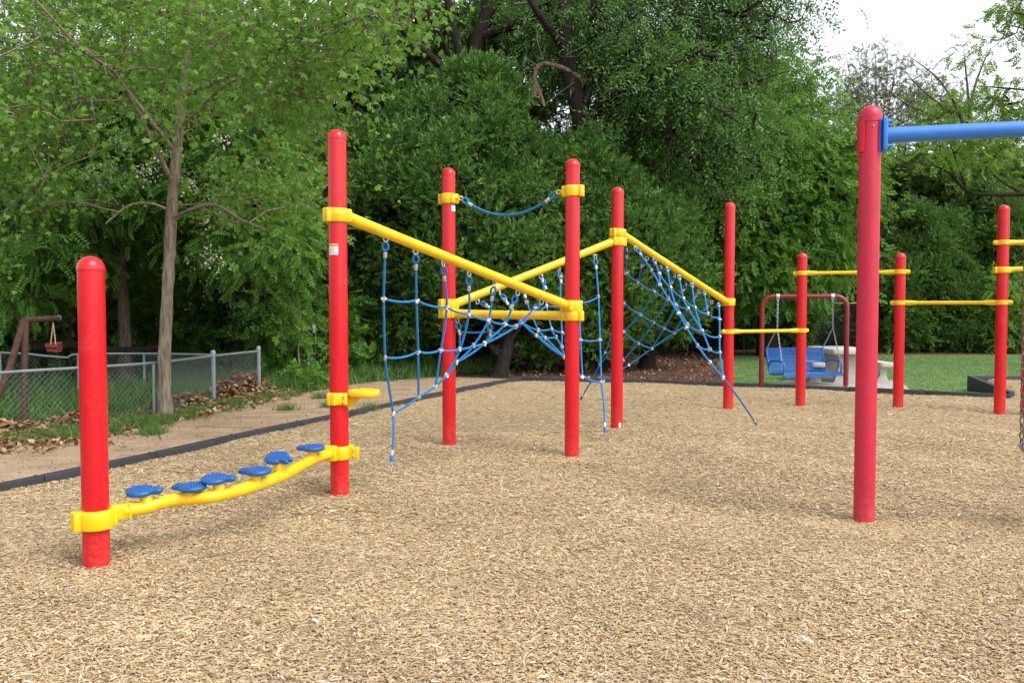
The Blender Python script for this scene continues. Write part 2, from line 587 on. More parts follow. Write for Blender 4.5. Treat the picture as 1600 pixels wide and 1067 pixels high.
def grow(limbs, targets, rmin=.006, step=.45, rpow=.5, rscale=.012, jitter=.09, start=0.25, rcap=.03):
    """limbs: [(points, r0, r1)], first is the trunk. Returns (p0,p1,r0,r1) of twig segments that carry the targets."""
    nodes, par, fixed = [], [], []
    for li, (pts, r0, r1) in enumerate(limbs):
        path = cm(pts, 5)
        for i, p in enumerate(path):
            t = i / (len(path) - 1)
            if li == 0 and t < start: continue
            nodes.append(np.array(p)); par.append(-1); fixed.append(True)
    T = np.asarray(targets, float)
    base = np.array(nodes)
    dmin = np.array([np.linalg.norm(base - t, axis=1).min() for t in T])
    order = np.argsort(dmin)
    cap = len(nodes) + int(dmin.sum() / step) + len(T) * 3 + 10
    A = np.zeros((cap, 3)); A[:len(nodes)] = base
    n = len(nodes)
    par = par + [-1] * (cap - n)
    cnt = np.zeros(cap)
    nfix = n
    for ti in order:
        t = T[ti]
        dv = t - A[:n]
        dist = np.linalg.norm(dv, axis=1)
        pen = 1 + .5 * np.clip(-dv[:, 2] / np.maximum(dist, 1e-6), 0, 1)
        j = int(np.argmin(dist * pen))
        L = dist[j]
        k = max(1, int(L / step))
        p0 = A[j].copy()
        prev = j
        for s_ in range(1, k + 1):
            u = s_ / k
            p = p0 + (t - p0) * u
            if s_ < k:
                p = p + rng.normal(0, jitter * min(L, 1.2), 3) * np.array([1, 1, .7])
            p[2] += .06 * L * math.sin(math.pi * u)
            if n >= cap: break
            A[n] = p; par[n] = prev; prev = n; n += 1
        q = prev
        while q != -1 and q >= nfix:
            cnt[q] += 1
            q = par[q]
    idx = np.arange(nfix, n)
    if len(idx) == 0:
        return None
    p1 = A[idx]; pr = np.array([par[i] for i in idx]); p0 = A[pr]
    r1 = np.minimum(rcap, np.maximum(rmin, rscale * cnt[idx] ** rpow))
    rp = np.where(pr >= nfix, np.maximum(rmin, rscale * np.maximum(cnt[pr], 1) ** rpow), r1 * 1.15)
    rp = np.minimum(rp, r1 * 1.5)
    return p0, p1, rp, r1

def seg_mesh(p0, p1, r0, r1, n=4):
    d = unit(p1 - p0)
    a = np.where(np.abs(d[:, 2:3]) < .9, np.array([[0, 0, 1.0]]), np.array([[1.0, 0, 0]]))
    u = unit(np.cross(d, a)); w = np.cross(d, u)
    N = len(p0)
    ang = 2 * np.pi * np.arange(n) / n
    ring = np.cos(ang)[None, :, None] * u[:, None, :] + np.sin(ang)[None, :, None] * w[:, None, :]
    V = np.concatenate([p0[:, None] + ring * r0[:, None, None], p1[:, None] + ring * r1[:, None, None]], 1)
    k = np.arange(n)
    q = np.stack([k, (k + 1) % n, n + (k + 1) % n, n + k], 1)
    Q = q[None] + (np.arange(N) * 2 * n)[:, None, None]
    return V.reshape(-1, 3), Q.reshape(-1, 4)

def trunk_obj(name, limbs, segs, mat, parent, sides=12, wob=.06):
    vs, qs = [], []
    nv = 0
    for li, (pts, r0, r1) in enumerate(limbs):
        path = cm(pts, 6)
        m = len(path)
        mb = MB()
        rr = []
        for i in range(m):
            t = i / (m - 1)
            rad = r0 + (r1 - r0) * t
            if li == 0: rad *= 1 + .55 * math.exp(-t * m / 2.2)
            rr.append(rad)
        mb.tube(path, rr, sides if r0 > .05 else 6, caps=False)
        v = np.array(mb.v)
        v += rng.normal(0, 1, v.shape) * min(.012, r1 * wob + .002)
        vs.append(v); qs.append(np.array(mb.f) + nv); nv += len(v)
    if segs is not None:
        V, Q = seg_mesh(*segs)
        vs.append(V); qs.append(Q + nv); nv += len(V)
    o0 = origin(parent)
    V = np.concatenate(vs) - np.array([o0.x, o0.y, o0.z])
    me = np_mesh(name, V, np.concatenate(qs), mat)
    me.polygons.foreach_set('use_smooth', [True] * len(me.polygons))
    return np_obj(name, me, parent)

def lump(P, seed, freq):
    """cheap smooth 3-D noise in [-1,1] from summed sines"""
    r_ = np.random.default_rng(seed)
    s = np.zeros(len(P))
    for i in range(5):
        k = r_.normal(0, 1, 3); k = k / np.linalg.norm(k) * freq * (1 + .5 * i)
        s += np.sin(P @ k + r_.uniform(0, 6.28)) / (1 + .4 * i)
    return s / 2.2

def blob_points(blobs, seed=0, shell=.55, gap=-.25, freq=1.6):
    """points in union of ellipsoids, biased to the outside; lumps of noise leave gaps. blobs: (center,(rx,ry,rz),n)"""
    P, O = [], []
    for bi, (c, rad, n) in enumerate(blobs):
        c = np.array(c, float); rad = np.array(rad, float)
        d = unit(rng.normal(0, 1, (n * 3, 3)))
        r_ = shell + (1 - shell) * rng.uniform(0, 1, n * 3) ** .6
        bump = 1 + .16 * lump(d * 3 + bi, seed + bi, 1.3)
        p = c + d * rad * (r_ * bump)[:, None]
        keep = lump(p, seed + 50, freq) > gap
        p = p[keep][:n]; d = d[keep][:n]
        P.append(p); O.append(unit(d / rad))
    return np.concatenate(P), np.concatenate(O)

def tree(name, base, limbs, pts, outw, leaf, bark, label, cat='tree', group=None, n_per=6, spread=.35, size=.3, T=T_TWIG,
         up=.8, rnd=.6, flat=.6, grav=0.0, rscale=.012, start=.25, rmin=.006, step=.45, clump_var=.35, twig_frac=1.0, jitter=.09, rcap=.03):
    root = empty(name, base, label, cat, group)
    k = int(len(pts) * twig_frac)
    sel = rng.permutation(len(pts))[:k]
    segs = grow(limbs, pts[sel], rmin=rmin, rscale=rscale, start=start, step=step, jitter=jitter, rcap=rcap) if k else None
    trunk_obj('trunk', limbs, segs, M[bark], root)
    foliage('crown', pts, outw, n_per, spread, size, T, M[leaf], root, up, rnd, flat, grav, clump_var)
    return root

def copy_tree(src, loc, rz, sc, label, group=None):
    r_ = src.copy(); COL.objects.link(r_)
    r_.location = loc; r_.rotation_euler = (0, 0, rz)
    r_.scale = sc if isinstance(sc, (tuple, list)) else (sc, sc, sc)
    r_['label'] = label
    if group: r_['group'] = group
    elif 'group' in r_: del r_['group']
    for ch in src.children:
        c = ch.copy(); COL.objects.link(c); c.parent = r_
    return r_

# ------------------------------------------------------------------ ground
def sheet(name, pts, z, mat, kind='structure'):
    mb = MB()
    mb.add([(p[0], p[1], z) for p in pts], [tuple(range(len(pts)))])
    o = mb.build(name, mat, None, smooth=0)
    if o.data.polygons[0].normal.z < 0: o.data.flip_normals()
    tag(o, kind=kind)
    return o

sheet('ground', [(-150, -40), (150, -40), (150, 260), (-150, 260)], -.1, M['soil'])

curb_l = [G(0, 763), G(120, 741), G(180, 728), G(400, 678), G(510, 655), G(620, 632), G(700, 613), G(815, 592)]
d0 = (curb_l[0] - curb_l[3]).normalized()
curb_l = [curb_l[0] + d0 * 6] + curb_l
curb_r = [G(815, 592), G(960, 595.5), G(1040, 598), G(1150, 602), G(1320, 608.5), G(1450, 614.5), G(1580, 621)]
cend = curb_r[-1]
rampc = G(1517, 611)              # corner of the raised ramp box

bed_pts = [p for p in curb_l] + curb_r[1:] + [Vector((rampc.x, rampc.y, 0)), Vector((20, rampc.y, 0)), Vector((20, -6, 0)), Vector((curb_l[0].x - 2, -6, 0))]
def in_poly(P, poly):
    x, y = P[:, 0], P[:, 1]
    c = np.zeros(len(P), bool)
    n = len(poly)
    for i in range(n):
        x0, y0 = poly[i][0], poly[i][1]
        x1, y1 = poly[(i + 1) % n][0], poly[(i + 1) % n][1]
        if y0 == y1: continue
        c ^= ((y0 > y) != (y1 > y)) & (x < (x1 - x0) * (y - y0) / (y1 - y0) + x0)
    return c

PD_XY = [tuple(G(px, py).xy) for px, py in ((151, 878), (531, 765), (702, 688), (893, 706), (963, 664), (1137, 634), (1250, 628), (1403, 633), (1561, 642), (1350, 806))]
def bed_h(x, y):
    """height of the chip surface: soft undulation, a slope rising inside the ramp box"""
    x = np.asarray(x, float); y = np.asarray(y, float)
    h = -.024 + .014 * np.sin(x * 1.7 + .6 * np.sin(y * 1.1)) * np.sin(y * 1.3 + .4) + .006 * np.sin(x * 4.1 + y * 2.7)
    tx = np.clip((x - (cend.x - .05)) / .25, 0, 1); ty = np.clip((y - cend.y + .3) / max(.2, rampc.y - cend.y), 0, 1)
    for p in PD_XY:
        d2 = (x - p[0]) ** 2 + (y - p[1]) ** 2
        h = h - .016 * np.exp(-d2 / .10) + .012 * np.exp(-(np.sqrt(d2) - .55) ** 2 / .03)
    return h + .21 * tx * ty

# chip floor as a fine grid clipped to the bed outline (cells whose centre lies inside)
gx = np.arange(-8, 16.01, .12); gy = np.arange(-4, 18.4, .12)
XX, YY = np.meshgrid(gx, gy)
ZZ = bed_h(XX, YY)
Vg = np.stack([XX, YY, ZZ], -1).reshape(-1, 3)
nx = len(gx)
I, J = np.meshgrid(np.arange(len(gx) - 1), np.arange(len(gy) - 1))
qi = (J * nx + I).ravel()
Qg = np.stack([qi, qi + 1, qi + 1 + nx, qi + nx], 1)
cen = Vg[Qg].mean(1)
Qg = Qg[in_poly(cen, bed_pts)]
me = np_mesh('chip_bed', Vg, Qg, M['chipbase'])
me.polygons.foreach_set('use_smooth', [True] * len(me.polygons))
tag(np_obj('chip_bed', me), kind='structure')

grass_edge = [G(0, 694), G(125, 684), G(250, 664), G(330, 642), G(405, 628), G(470, 614), G(560, 598), G(690, 588)]
e0 = (grass_edge[0] - grass_edge[2]).normalized()
sheet('woodland_floor', [grass_edge[0] + e0 * 9 + Vector((-1, 0, 0))] + grass_edge + [G(815, 591), Vector((-.6, 20, 0)), Vector((-1.2, 26, 0)), Vector((2, 33, 0)), Vector((60, 33, 0)), Vector((60, 120, 0)), Vector((-90, 120, 0)), Vector((-90, -12, 0))], -.013, M['soil'])
sheet('dirt_path', [p for p in curb_l] + list(reversed([grass_edge[0] + e0 * 9 + Vector((-1, 0, 0))] + grass_edge)), -.006, M['dirt'])
lawn_poly = [G(1150, 601), G(1320, 607.5), G(1450, 613.5), Vector((cend.x, cend.y + .05, 0)), Vector((34, cend.y, 0)), Vector((34, 27.7, 0)), G(1145, 555), G(1120, 563), G(1128, 580)]
sheet('lawn', lawn_poly, -.005, M['lawn'])
under_poly = [G(815, 591.5), G(960, 595), G(1150, 601), G(1128, 580), G(1120, 563), G(1145, 555), Vector((34, 27.7, 0)), Vector((34, 33, 0)), Vector((2, 33, 0)), Vector((-1.2, 26, 0)), Vector((-.6, 20, 0))]
sheet('bare_earth', under_poly, -.0085, M['mulch'])

# ---- wood chips ---------------------------------------------------------------
def chips(n, y0, y1, xr, scale):
    y = np.sqrt(rng.uniform(y0 * y0, y1 * y1, n))
    x = rng.uniform(-1, 1, n) * (xr * y + 1.9)
    P = np.stack([x, y], 1)
    P = P[in_poly(P, bed_pts)]
    n = len(P)
    pos = np.stack([P[:, 0], P[:, 1], bed_h(P[:, 0], P[:, 1]) + rng.uniform(.002, .012, n) * (1 + .3 * scale)], 1)
    yaw = rng.uniform(0, 2 * np.pi, n)
    tilt = rng.normal(0, .13, n)
    X = np.stack([np.cos(yaw) * np.cos(tilt), np.sin(yaw) * np.cos(tilt), np.sin(tilt)], 1)
    zh = np.stack([rng.normal(0, .25, n), rng.normal(0, .25, n), np.ones(n)], 1)
    X, Yv, Z = frames(X, zh)
    L = rng.gamma(4, .25, n) * .0175 * scale + .006
    W = L * rng.uniform(.12, .3, n) + .0015
    # sliver: two sloping faces along a ridge, pinched at one end
    t = np.array([[-.5, -.5, 0], [-.5, 0, .17], [-.5, .5, 0], [.5, -.3, 0], [.5, .1, .12], [.5, .3, 0]])
    q = np.array([[0, 3, 4, 1], [1, 4, 5, 2]])
    V = pos[:, None, :] + t[None, :, 0:1] * (L[:, None] * X)[:, None, :] + t[None, :, 1:2] * (W[:, None] * Yv)[:, None, :] + t[None, :, 2:3] * (W[:, None] * Z)[:, None, :]
    Q = q[None] + (np.arange(n) * 6)[:, None, None]
    r_ = np.repeat(rng.uniform(0, 1, n), 2)
    return V.reshape(-1, 3), Q.reshape(-1, 4), r_

parts_ = [chips(480000, 2.2, 6.2, .64, 1.0), chips(360000, 6.2, 10.5, .66, 1.2), chips(165000, 10.5, 18.4, .68, 1.5)]
nv = 0; vs = []; qs = []; rs = []
for V, Q, r_ in parts_:
    vs.append(V); qs.append(Q + nv); rs.append(r_); nv += len(V)
wc = np_obj('wood_chips', np_mesh('wood_chips', np.concatenate(vs), np.concatenate(qs), M['chip'], np.concatenate(rs)))
tag(wc, 'loose tan wood chips covering the play area', 'wood chips', kind='stuff')

# long thin twigs and bits lying on chips and dirt
mb = MB()
def stick(px, py, L, yaw, r_=.0026):
    p = G(px, py)
    z = float(bed_h(p.x, p.y)) + .022
    pts = []
    for i in range(6):
        t = i / 5 - .5
        w = .07 * L * math.sin(i * 1.1 + px)
        pts.append((p.x + math.cos(yaw) * t * L - math.sin(yaw) * w, p.y + math.sin(yaw) * t * L + math.cos(yaw) * w, z + .004 * math.sin(i * 2.1)))
    mb.tube(pts, [r_, r_ * .9, r_ * .8, r_ * .7, r_ * .6, r_ * .4], 5)
for a in [(510, 800, .5, .1), (600, 808, .75, .05), (715, 820, .45, -.2), (370, 865, .5, .5), (640, 960, .2, .9), (330, 650, 1.2, .3), (250, 700, .9, .1),
          (430, 690, .5, .3), (940, 850, .5, .6), (1240, 760, .4, .2), (480, 890, .35, .25)]:
    stick(*a)
for i in range(26):
    stick(random.uniform(20, 480), random.uniform(640, 735), random.uniform(.2, .9), random.uniform(-.5, .7), .0035)
tag(mb.build('fallen_twigs', M['barkpale']), 'thin brown twigs lying scattered on chips and dirt', 'twigs', kind='stuff')

# ------------------------------------------------------------------ border edging
def edging(name, pts, label, h=.052, w=.075, seg=1.25):
    root = empty(name, (pts[0].x, pts[0].y, 0), label, 'edging')
    # resample into timbers
    L = [0]
    for a, b in zip(pts, pts[1:]): L.append(L[-1] + (b - a).length)
    def P(s_):
        for i in range(len(pts) - 1):
            if s_ <= L[i + 1] or i == len(pts) - 2:
                t = (s_ - L[i]) / (L[i + 1] - L[i])
                return pts[i].lerp(pts[i + 1], t)
    n = max(1, round(L[-1] / seg))
    for k in range(n):
        a, b = P(L[-1] * k / n), P(L[-1] * (k + 1) / n)
        d = (b - a); ln = d.length; d.normalize()
        m = Matrix.Translation((a + b) / 2 + Vector((0, 0, h / 2 - .03 + random.uniform(-.004, .004)))) @ Matrix.Rotation(math.atan2(d.y, d.x) + random.uniform(-.006, .006), 4, 'Z')
        q = MB()
        q.box((0, 0, 0), (ln - .006, w, h + .06), 0, .012, m)
        # overlapping end lug with stake head
        q.lathe([(.02, 0), (.02, .006), (.012, .01)], m @ Vector((ln / 2 - .06, 0, h / 2 + .03)), 10)
        q.build('timber', M['curb'], root)
    return root
edging('border_edging', curb_l, 'black plastic border edging between dirt path and wood chips on the left')
edging('border_edging', curb_r, 'low black plastic border edging along the back between chips and lawn')

# raised ramp box
root = empty('ramp_border', (rampc.x, rampc.y, 0), 'raised black ramp border with tall corner at edge of lawn behind last red post', 'edging')
mb = MB()
a, b = Vector((rampc.x, rampc.y, 0)), Vector((cend.x + .05, cend.y + .06, 0))
d = (b - a).normalized(); nrm = Vector((-d.y, d.x, 0)) * .045
vs = []
for p, h in ((a, .27), (b, .085)):
    for s_ in (1, -1):
        for z in (-.03, h):
            vs.append(p + nrm * s_ + Vector((0, 0, z)))
mb.add(vs, [(0, 1, 3, 2), (4, 6, 7, 5), (0, 4, 5, 1), (2, 3, 7, 6), (1, 5, 7, 3), (0, 2, 6, 4)])
mb.build('sloping_side', M['curb'], root, smooth=0)
mb = MB()
mb.box((0, 0, 0), (5.0, .09, .3), 0, .012, Matrix.Translation((rampc.x + 2.5 - .02, rampc.y + .06, .12)))
mb.build('rear_side', M['curb'], root)

# ------------------------------------------------------------------ climbing frame
class P_: pass
def post_def(px, yb, yt, lean=0.0):
    o = P_()
    y = 2025.0 / (yb - 480) + .07
    o.Y = y
    b = at(px, yb, y)
    o.x = b.x
    o.z = at(px, yt, y).z
    return o
PD = [post_def(151, 885, 400), post_def(531, 771, 202), post_def(702, 692, 262), post_def(893.5, 710, 248), post_def(963.5, 668, 292),
      post_def(1137.5, 637, 316), post_def(1250.5, 630, 395), post_def(1403, 636, 395), post_def(1561.5, 645, 320)]
o = P_(); o.x, o.Y, o.z = 7.35, 12.3, 3.0
PD.append(o)
PR = .0755

frame = empty('climbing_frame', (PD[1].x, PD[1].Y, 0), 'large climbing structure of red posts linked by yellow beams and stepping pods on wood chips', 'climbing frame')

def make_post(p, r_=PR, parent=frame, mat='red', name='post'):
    mb = MB()
    zt = p.z - r_
    mb.lathe([(r_, -.1), (r_, zt * .25), (r_, zt * .5), (r_, zt * .75), (r_, zt)], (p.x, p.Y, 0), 40)
    ob = mb.build(name, M[mat], parent)
    mb = MB()
    prof = [(r_ * .999, zt - .012), (r_ * 1.035, zt - .010), (r_ * 1.04, zt)]
    for i in range(1, 9):
        t = i / 8 * math.pi / 2
        prof.append((max(.002, r_ * 1.03 * math.cos(t)), zt + r_ * 1.0 * math.sin(t)))
    mb.lathe(prof, (p.x, p.Y, 0), 40)
    mb.build('cap', M[mat], ob)
    return ob
for p in PD: p.ob = make_post(p)

def clamp(p, z, dirv, h=.115, r_=PR, ear=.028, bolts=False, fat=1.22, house=1.45):
    """two-half collar: band, bolted ear opposite the beam, socket towards it"""
    mb = MB()
    rr = r_ * fat
    e = .016
    c = (p.x, p.Y, z)
    mb.lathe([(r_ * 1.005, -h / 2), (rr - e, -h / 2), (rr - e * .3, -h / 2 + e * .3), (rr, -h / 2 + e), (rr, h / 2 - e), (rr - e * .3, h / 2 - e * .3), (rr - e, h / 2), (r_ * 1.005, h / 2)], c, 36, close=False)
    d = Vector((dirv.x, dirv.y, 0)).normalized()
    yaw = math.atan2(d.y, d.x)
    Mx = Matrix.Translation(Vector(c)) @ Matrix.Rotation(yaw, 4, 'Z')
    # housing towards the beam
    mb.box((0, 0, 0), (rr * .95, rr * house, h * .96), 0, .016, Mx @ Matrix.Translation((rr * .62, 0, 0)))
    # rounded closing block on the far side, split by a seam
    for s_ in (-1, 1):
        mb.box((0, 0, 0), (ear + .03, .040, h), 0, .014, Mx @ Matrix.Translation((-rr - ear / 2 + .016, s_ * .0205, 0)))
    ob = mb.build('clamp', M['yellow'], p.ob)
    if bolts:
        side = -1 if (Mx @ Vector((0, -1, 0))).y < p.Y else 1
        for zz in (-.25, .25):
            b = MB(); b.ball(Mx @ Vector((-rr - ear / 2 + .006, side * .041, zz * h)), .0095, 10, 6)
            b.build('bolt', M['silver'], ob)
    return ob

def pv(i, z): return Vector((PD[i].x, PD[i].Y, z))
def hz(i, py): return H(py, PD[i].Y)

def beam(name, i, j, zi, zj, r_=.045, mat='yellow', inset=.06):
    a, b = pv(i, zi), pv(j, zj)
    d = (b - a); d2 = Vector((d.x, d.y, 0)).normalized()
    a2 = a + d2 * inset; b2 = b - d2 * inset
    dd = (b2 - a2)
    # short level neck at each end, then the straight run
    pts = [a2.lerp(b2, t) for t in (0, .03, .2, .5, .8, .97, 1)]
    mb = MB(); mb.tube(pts, [r_ * 1.12, r_ * 1.1, r_, r_, r_, r_ * 1.1, r_ * 1.12], 20)
    return mb.build(name, M[mat], frame)

zA1, zA3 = hz(1, 337), hz(3, 478)
zB2, zB4 = hz(2, 475.5), hz(4, 377.5)
zC4, zC5 = hz(4, 364), hz(5, 472)
zH2, zH3 = hz(2, 490), hz(3, 493.5)
def dirij(i, j): return (pv(j, 0) - pv(i, 0))
beam('top_beam', 1, 3, zA1, zA3); beam('top_beam', 2, 4, zB2, zB4); beam('top_beam', 4, 5, zC4, zC5); beam('top_beam', 2, 3, zH2, zH3)
clamp(PD[1], zA1, dirij(1, 3)); clamp(PD[3], zA3, dirij(3, 1), bolts=True); clamp(PD[2], zB2, dirij(2, 4)); clamp(PD[4], zB4, dirij(4, 2), .112, bolts=True)
clamp(PD[4], zC4, dirij(4, 5), .105); clamp(PD[5], zC5, dirij(5, 4), bolts=True); clamp(PD[2], zH2, dirij(2, 3), .105); clamp(PD[3], zH3, dirij(3, 2), .105)
zR2, zR3 = hz(2, 311), hz(3, 299)
clamp(PD[2], zR2, dirij(3, 2) * -1, bolts=True); clamp(PD[3], zR3, dirij(2, 3) * -1)

# turning bars
def bar(i, j, pyi, pyj, r_=.027):
    zi, zj = hz(i, pyi), hz(j, pyj)
    z = (zi + zj) / 2
    a, b = pv(i, z), pv(j, z)
    d = (b - a).normalized()
    mb = MB(); mb.tube([a + d * .06, b - d * .06], r_, 14)
    mb.build('turning_bar', M['yellow'], frame)
    for k, dd in ((i, d), (j, -d)):
        c = MB(); p = PD[k]
        rr = PR * 1.14
        c.lathe([(PR * 1.005, -.034), (rr, -.026), (rr, .026), (PR * 1.005, .034)], (p.x, p.Y, z), 28, close=False)
        pp = Vector((p.x, p.Y, z))
        c.tube([pp + dd * (PR * .9), pp + dd * (PR + .06), pp + dd * (PR + .11), pp + dd * (PR + .16)], [.04, .038, .034, .029], 14)
        c.tube([pp - dd * (PR * .9), pp - dd * (PR + .03), pp - dd * (PR + .055), pp - dd * (PR + .062)], [.036, .036, .03, .012], 14)
        ob = c.build('bar_clamp', M['yellow'], PD[k].ob)
bar(5, 6, 518, 516.5); bar(6, 7, 426, 426); bar(7, 8, 472.5, 473.5); bar(8, 9, 379, 379, .03)
z_ = hz(8, 422)
mb = MB(); a, b = pv(8, z_), pv(9, z_ + .02); mb.tube([a + (b - a).normalized() * .05, b], .036, 14); mb.build('turning_bar', M['yellow'], frame)
clamp(PD[8], z_, dirij(8, 9), .09)

# stepping beam with pods
zb = .305
sb_px = [(184, 805), (216, 796), (248, 786), (275, 780), (302, 778), (330, 775.5), (365, 768), (400, 757.5), (438, 744), (468, 729), (492, 716.5), (516, 708)]
sb = [G(x, y, .275 + .06 * (x - 190) / 325) for x, y in sb_px]
_p = pv(0, .272); _d = sb[2] - _p; _d.z = 0; _d.normalize()
sb[0] = _p + _d * .15; sb[1] = _p + _d * .3
mb = MB(); mb.tube(cm(sb, 6), .041, 20)
beam0 = mb.build('stepping_beam', M['yellow'], frame)
zb = .272
d = (sb[0] - pv(0, zb)); clamp(PD[0], zb - .022, d, .115, fat=1.38, house=1.0)
mb = MB()
dd = Vector((d.x, d.y, 0)).normalized(); yaw = math.atan2(dd.y, dd.x)
mb.box((0, 0, 0), (.10, .066, .092), 0, .012, Matrix.Translation(pv(0, zb) + dd * .135) @ Matrix.Rotation(yaw, 4, 'Z'))
mb.box((0, 0, 0), (.016, .08, .1), 0, .007, Matrix.Translation(pv(0, zb) + dd * .185) @ Matrix.Rotation(yaw, 4, 'Z'))
mb.build('beam_socket', M['yellow'], beam0)
mb = MB()
d = (sb[-1] - pv(1, zb)); dd = Vector((d.x, d.y, 0)).normalized(); yaw = math.atan2(dd.y, dd.x)
mb.box((0, 0, 0), (.05, .11, .125), 0, .012, Matrix.Translation(sb[-1] + dd * .0) @ Matrix.Rotation(yaw, 4, 'Z'))
mb.build('beam_socket', M['yellow'], beam0)
clamp(PD[1], H(706.5, PD[1].Y), Vector((-.75, -.66, 0)), .115)
# extra bolted tab towards the right of that post
def tab(p, z, dv, L=.12, h=.1):
    dv = dv.normalized(); yaw = math.atan2(dv.y, dv.x)
    m = MB(); m.box((0, 0, 0), (L, .03, h), 0, .008, Matrix.Translation((p.x + dv.x * (PR + L * .3), p.Y + dv.y * (PR + L * .3) , z)) @ Matrix.Rotation(yaw, 4, 'Z'))
    ob = m.build('clamp_tab', M['yellow'], p.ob)
    for s_ in (-.25, .25):
        b = MB()
        q = Vector((p.x + dv.x * (PR + L * .45), p.Y + dv.y * (PR + L * .45), z + s_ * h)) + Vector((dv.y, -dv.x, 0)) * .014
        b.ball(q, .0105, 10, 6)
        b.build('bolt', M['silver'], ob)
tab(PD[1], H(706.5, PD[1].Y), Vector((1, -.25, 0)))

def pod_outline(n=96):
    """round pad with a narrow neck and a two-knobbed toe"""
    o = []
    for k in range(n):
        a = 2 * math.pi * k / n
        da = (a + math.pi) % (2 * math.pi) - math.pi
        r_ = 1 / math.sqrt((math.cos(a) / .086) ** 2 + (math.sin(a) / .085) ** 2)
        r_ += .05 * (math.exp(-((da - .17) / .16) ** 4) + math.exp(-((da + .17) / .16) ** 4)) * .9
        r_ -= .010 * math.exp(-(da / .05) ** 2)
        r_ -= .013 * (math.exp(-((abs(da) - .52) / .13) ** 2))
        o.append((r_ * math.cos(a) - .02, r_ * math.sin(a)))
    return o
POD = pod_outline()
pods = [(225, 768, 5.17, 0.2, (.06, -.02)), (296, 762, 5.4, 3.0, (-.05, -.02)), (341, 749, 5.68, .15, (.06, -.02)), (399, 737, 6.05, 3.05, (-.06, -.02)), (436, 717, 6.38, -.55, (.3, .02)), (486, 700.5, 6.75, 3.05, (-.07, -.02))]
for k, (px, py, Y, yaw, (tx, ty)) in enumerate(pods):
    # nearest beam point by depth
    q = min(cm(sb, 8), key=lambda v: abs((v.x / v.y) - (px - 800) / F / (CP)))
    Y = q.y + .01
    c = at(px, py - 1, Y)
    mb = MB()
    m = Matrix.Translation(c) @ Matrix.Rotation(.09, 4, 'X') @ Matrix.Rotation(-ty - .02, 4, 'Y') @ Matrix.Rotation(tx * .6, 4, 'X') @ Matrix.Rotation(yaw, 4, 'Z')
    mb.slab(POD, -.016, .016, .012, m)
    t = mb
    for iy in range(-4, 5):
        for ix in range(-4, 5):
            x, y = ix * .019 + (iy % 2) * .009, iy * .017
            if (x / .074) ** 2 + (y / .074) ** 2 > 1: continue
            t.ball(m @ Vector((x - .02, y, .0145)), .0085, 6, 4)
    for s_ in (-.018, .018):
        t.ball(m @ Vector((.085, s_, .015)), .0065, 6, 4)
    pd = mb.build('stepping_pod', M['blue'], beam0, smooth=50)
    s = MB()
    s.tube([Vector((q.x, q.y, q.z + .02)), Vector((c.x * .5 + q.x * .5, q.y, (q.z + c.z) / 2 + .01)), c - Vector((0, 0, .012))], [.036, .034, .036], 16)
    s.build('pod_stem', M['yellow'], pd)

# step plate on post 1
zs = H(622, PD[1].Y)
clamp(PD[1], zs, Vector((.4, .9, 0)), .1)
mb = MB()
c = pv(1, H(610, PD[1].Y))
out = []
for k in range(36):
    a = 2 * math.pi * k / 36
    out.append((.215 + .125 * math.cos(a) * (1.15 if math.cos(a) < 0 else 1), .105 * math.sin(a)))
mx = Matrix.Translation(c) @ Matrix.Rotation(-.12, 4, 'Z')
mb.slab(out, -.046, .008, .014, mx)
for i in range(-4, 5):
    for j in range(-3, 4):
        x, y = .22 + i * .026, j * .027
        if ((x - .215) / .11) ** 2 + (y / .09) ** 2 < 1:
            mb.lathe([(.011, 0), (.011, .008), (.007, .010)], mx @ Vector((x, y, .004)), 8)
sp = mb.build('step_plate', M['yellow'], frame)
mb = MB()
# curved gusset below
g = [(.07, -.02), (.07, -.135), (.12, -.13), (.15, -.1), (.16, -.07), (.2, -.055), (.26, -.04), (.28, -.02)]
vs = [mx @ Vector((x, s_ * .018, z)) for s_ in (-1, 1) for x, z in g]
n = len(g)
fs = [tuple(range(n)), tuple(range(2 * n - 1, n - 1, -1))] + [(k, k + n, (k + 1) % n + n, (k + 1) % n) for k in range(n)]
mb.add(vs, fs); mb.build('gusset', M['yellow'], sp, smooth=30)
tab(PD[1], zs, Vector((.75, -.9, 0)), .05, .1)

# stickers
def sticker(p, px0, py0, px1, py1, mat, head=False):
    z0, z1 = H(py1, p.Y), H(py0, p.Y)
    rr = PR + .0015
    def ang(px):
        xx = (at(px, 500, p.Y - PR * .8).x - p.x)
        return math.asin(max(-.98, min(.98, xx / rr)))
    # angle measured round from the side that faces the camera
    view = math.atan2(-p.x, -p.Y) if False else 0
    a0, a1 = ang(px0), ang(px1)
    def patch(za, zb_, aa, ab, off, name, m, par):
        mb = MB(); vs = []; fs = []; n = 8
        for i in range(n + 1):
            a = aa + (ab - aa) * i / n
            for z in (za, zb_):
                vs.append((p.x + math.sin(a) * (rr + off), p.Y - math.cos(a) * (rr + off), z))
        for i in range(n): fs.append((2 * i, 2 * i + 2, 2 * i + 3, 2 * i + 1))
        mb.add(vs, fs)
        return mb.build(name, M[m], par)
    s = patch(z0, z1, a0, a1, 0, 'sticker', mat, p.ob)
    if head:
        patch(z1 - (z1 - z0) * .26, z1 - .002, a0 + .01, a1 - .01, .0008, 'sticker_header', 'stickerhead', s)
        h = z1 - z0
        for k in range(6):
            za = z0 + h * (.08 + .1 * k)
            patch(za, za + h * .025, a0 + .06, a1 - (.06 if k % 3 else .3), .0008, 'print_line', 'ink', s)
sticker(PD[1], 515, 382, 530, 399, 'sticker', True)
sticker(PD[2], 706, 322, 712.6, 331, 'stickerblue')
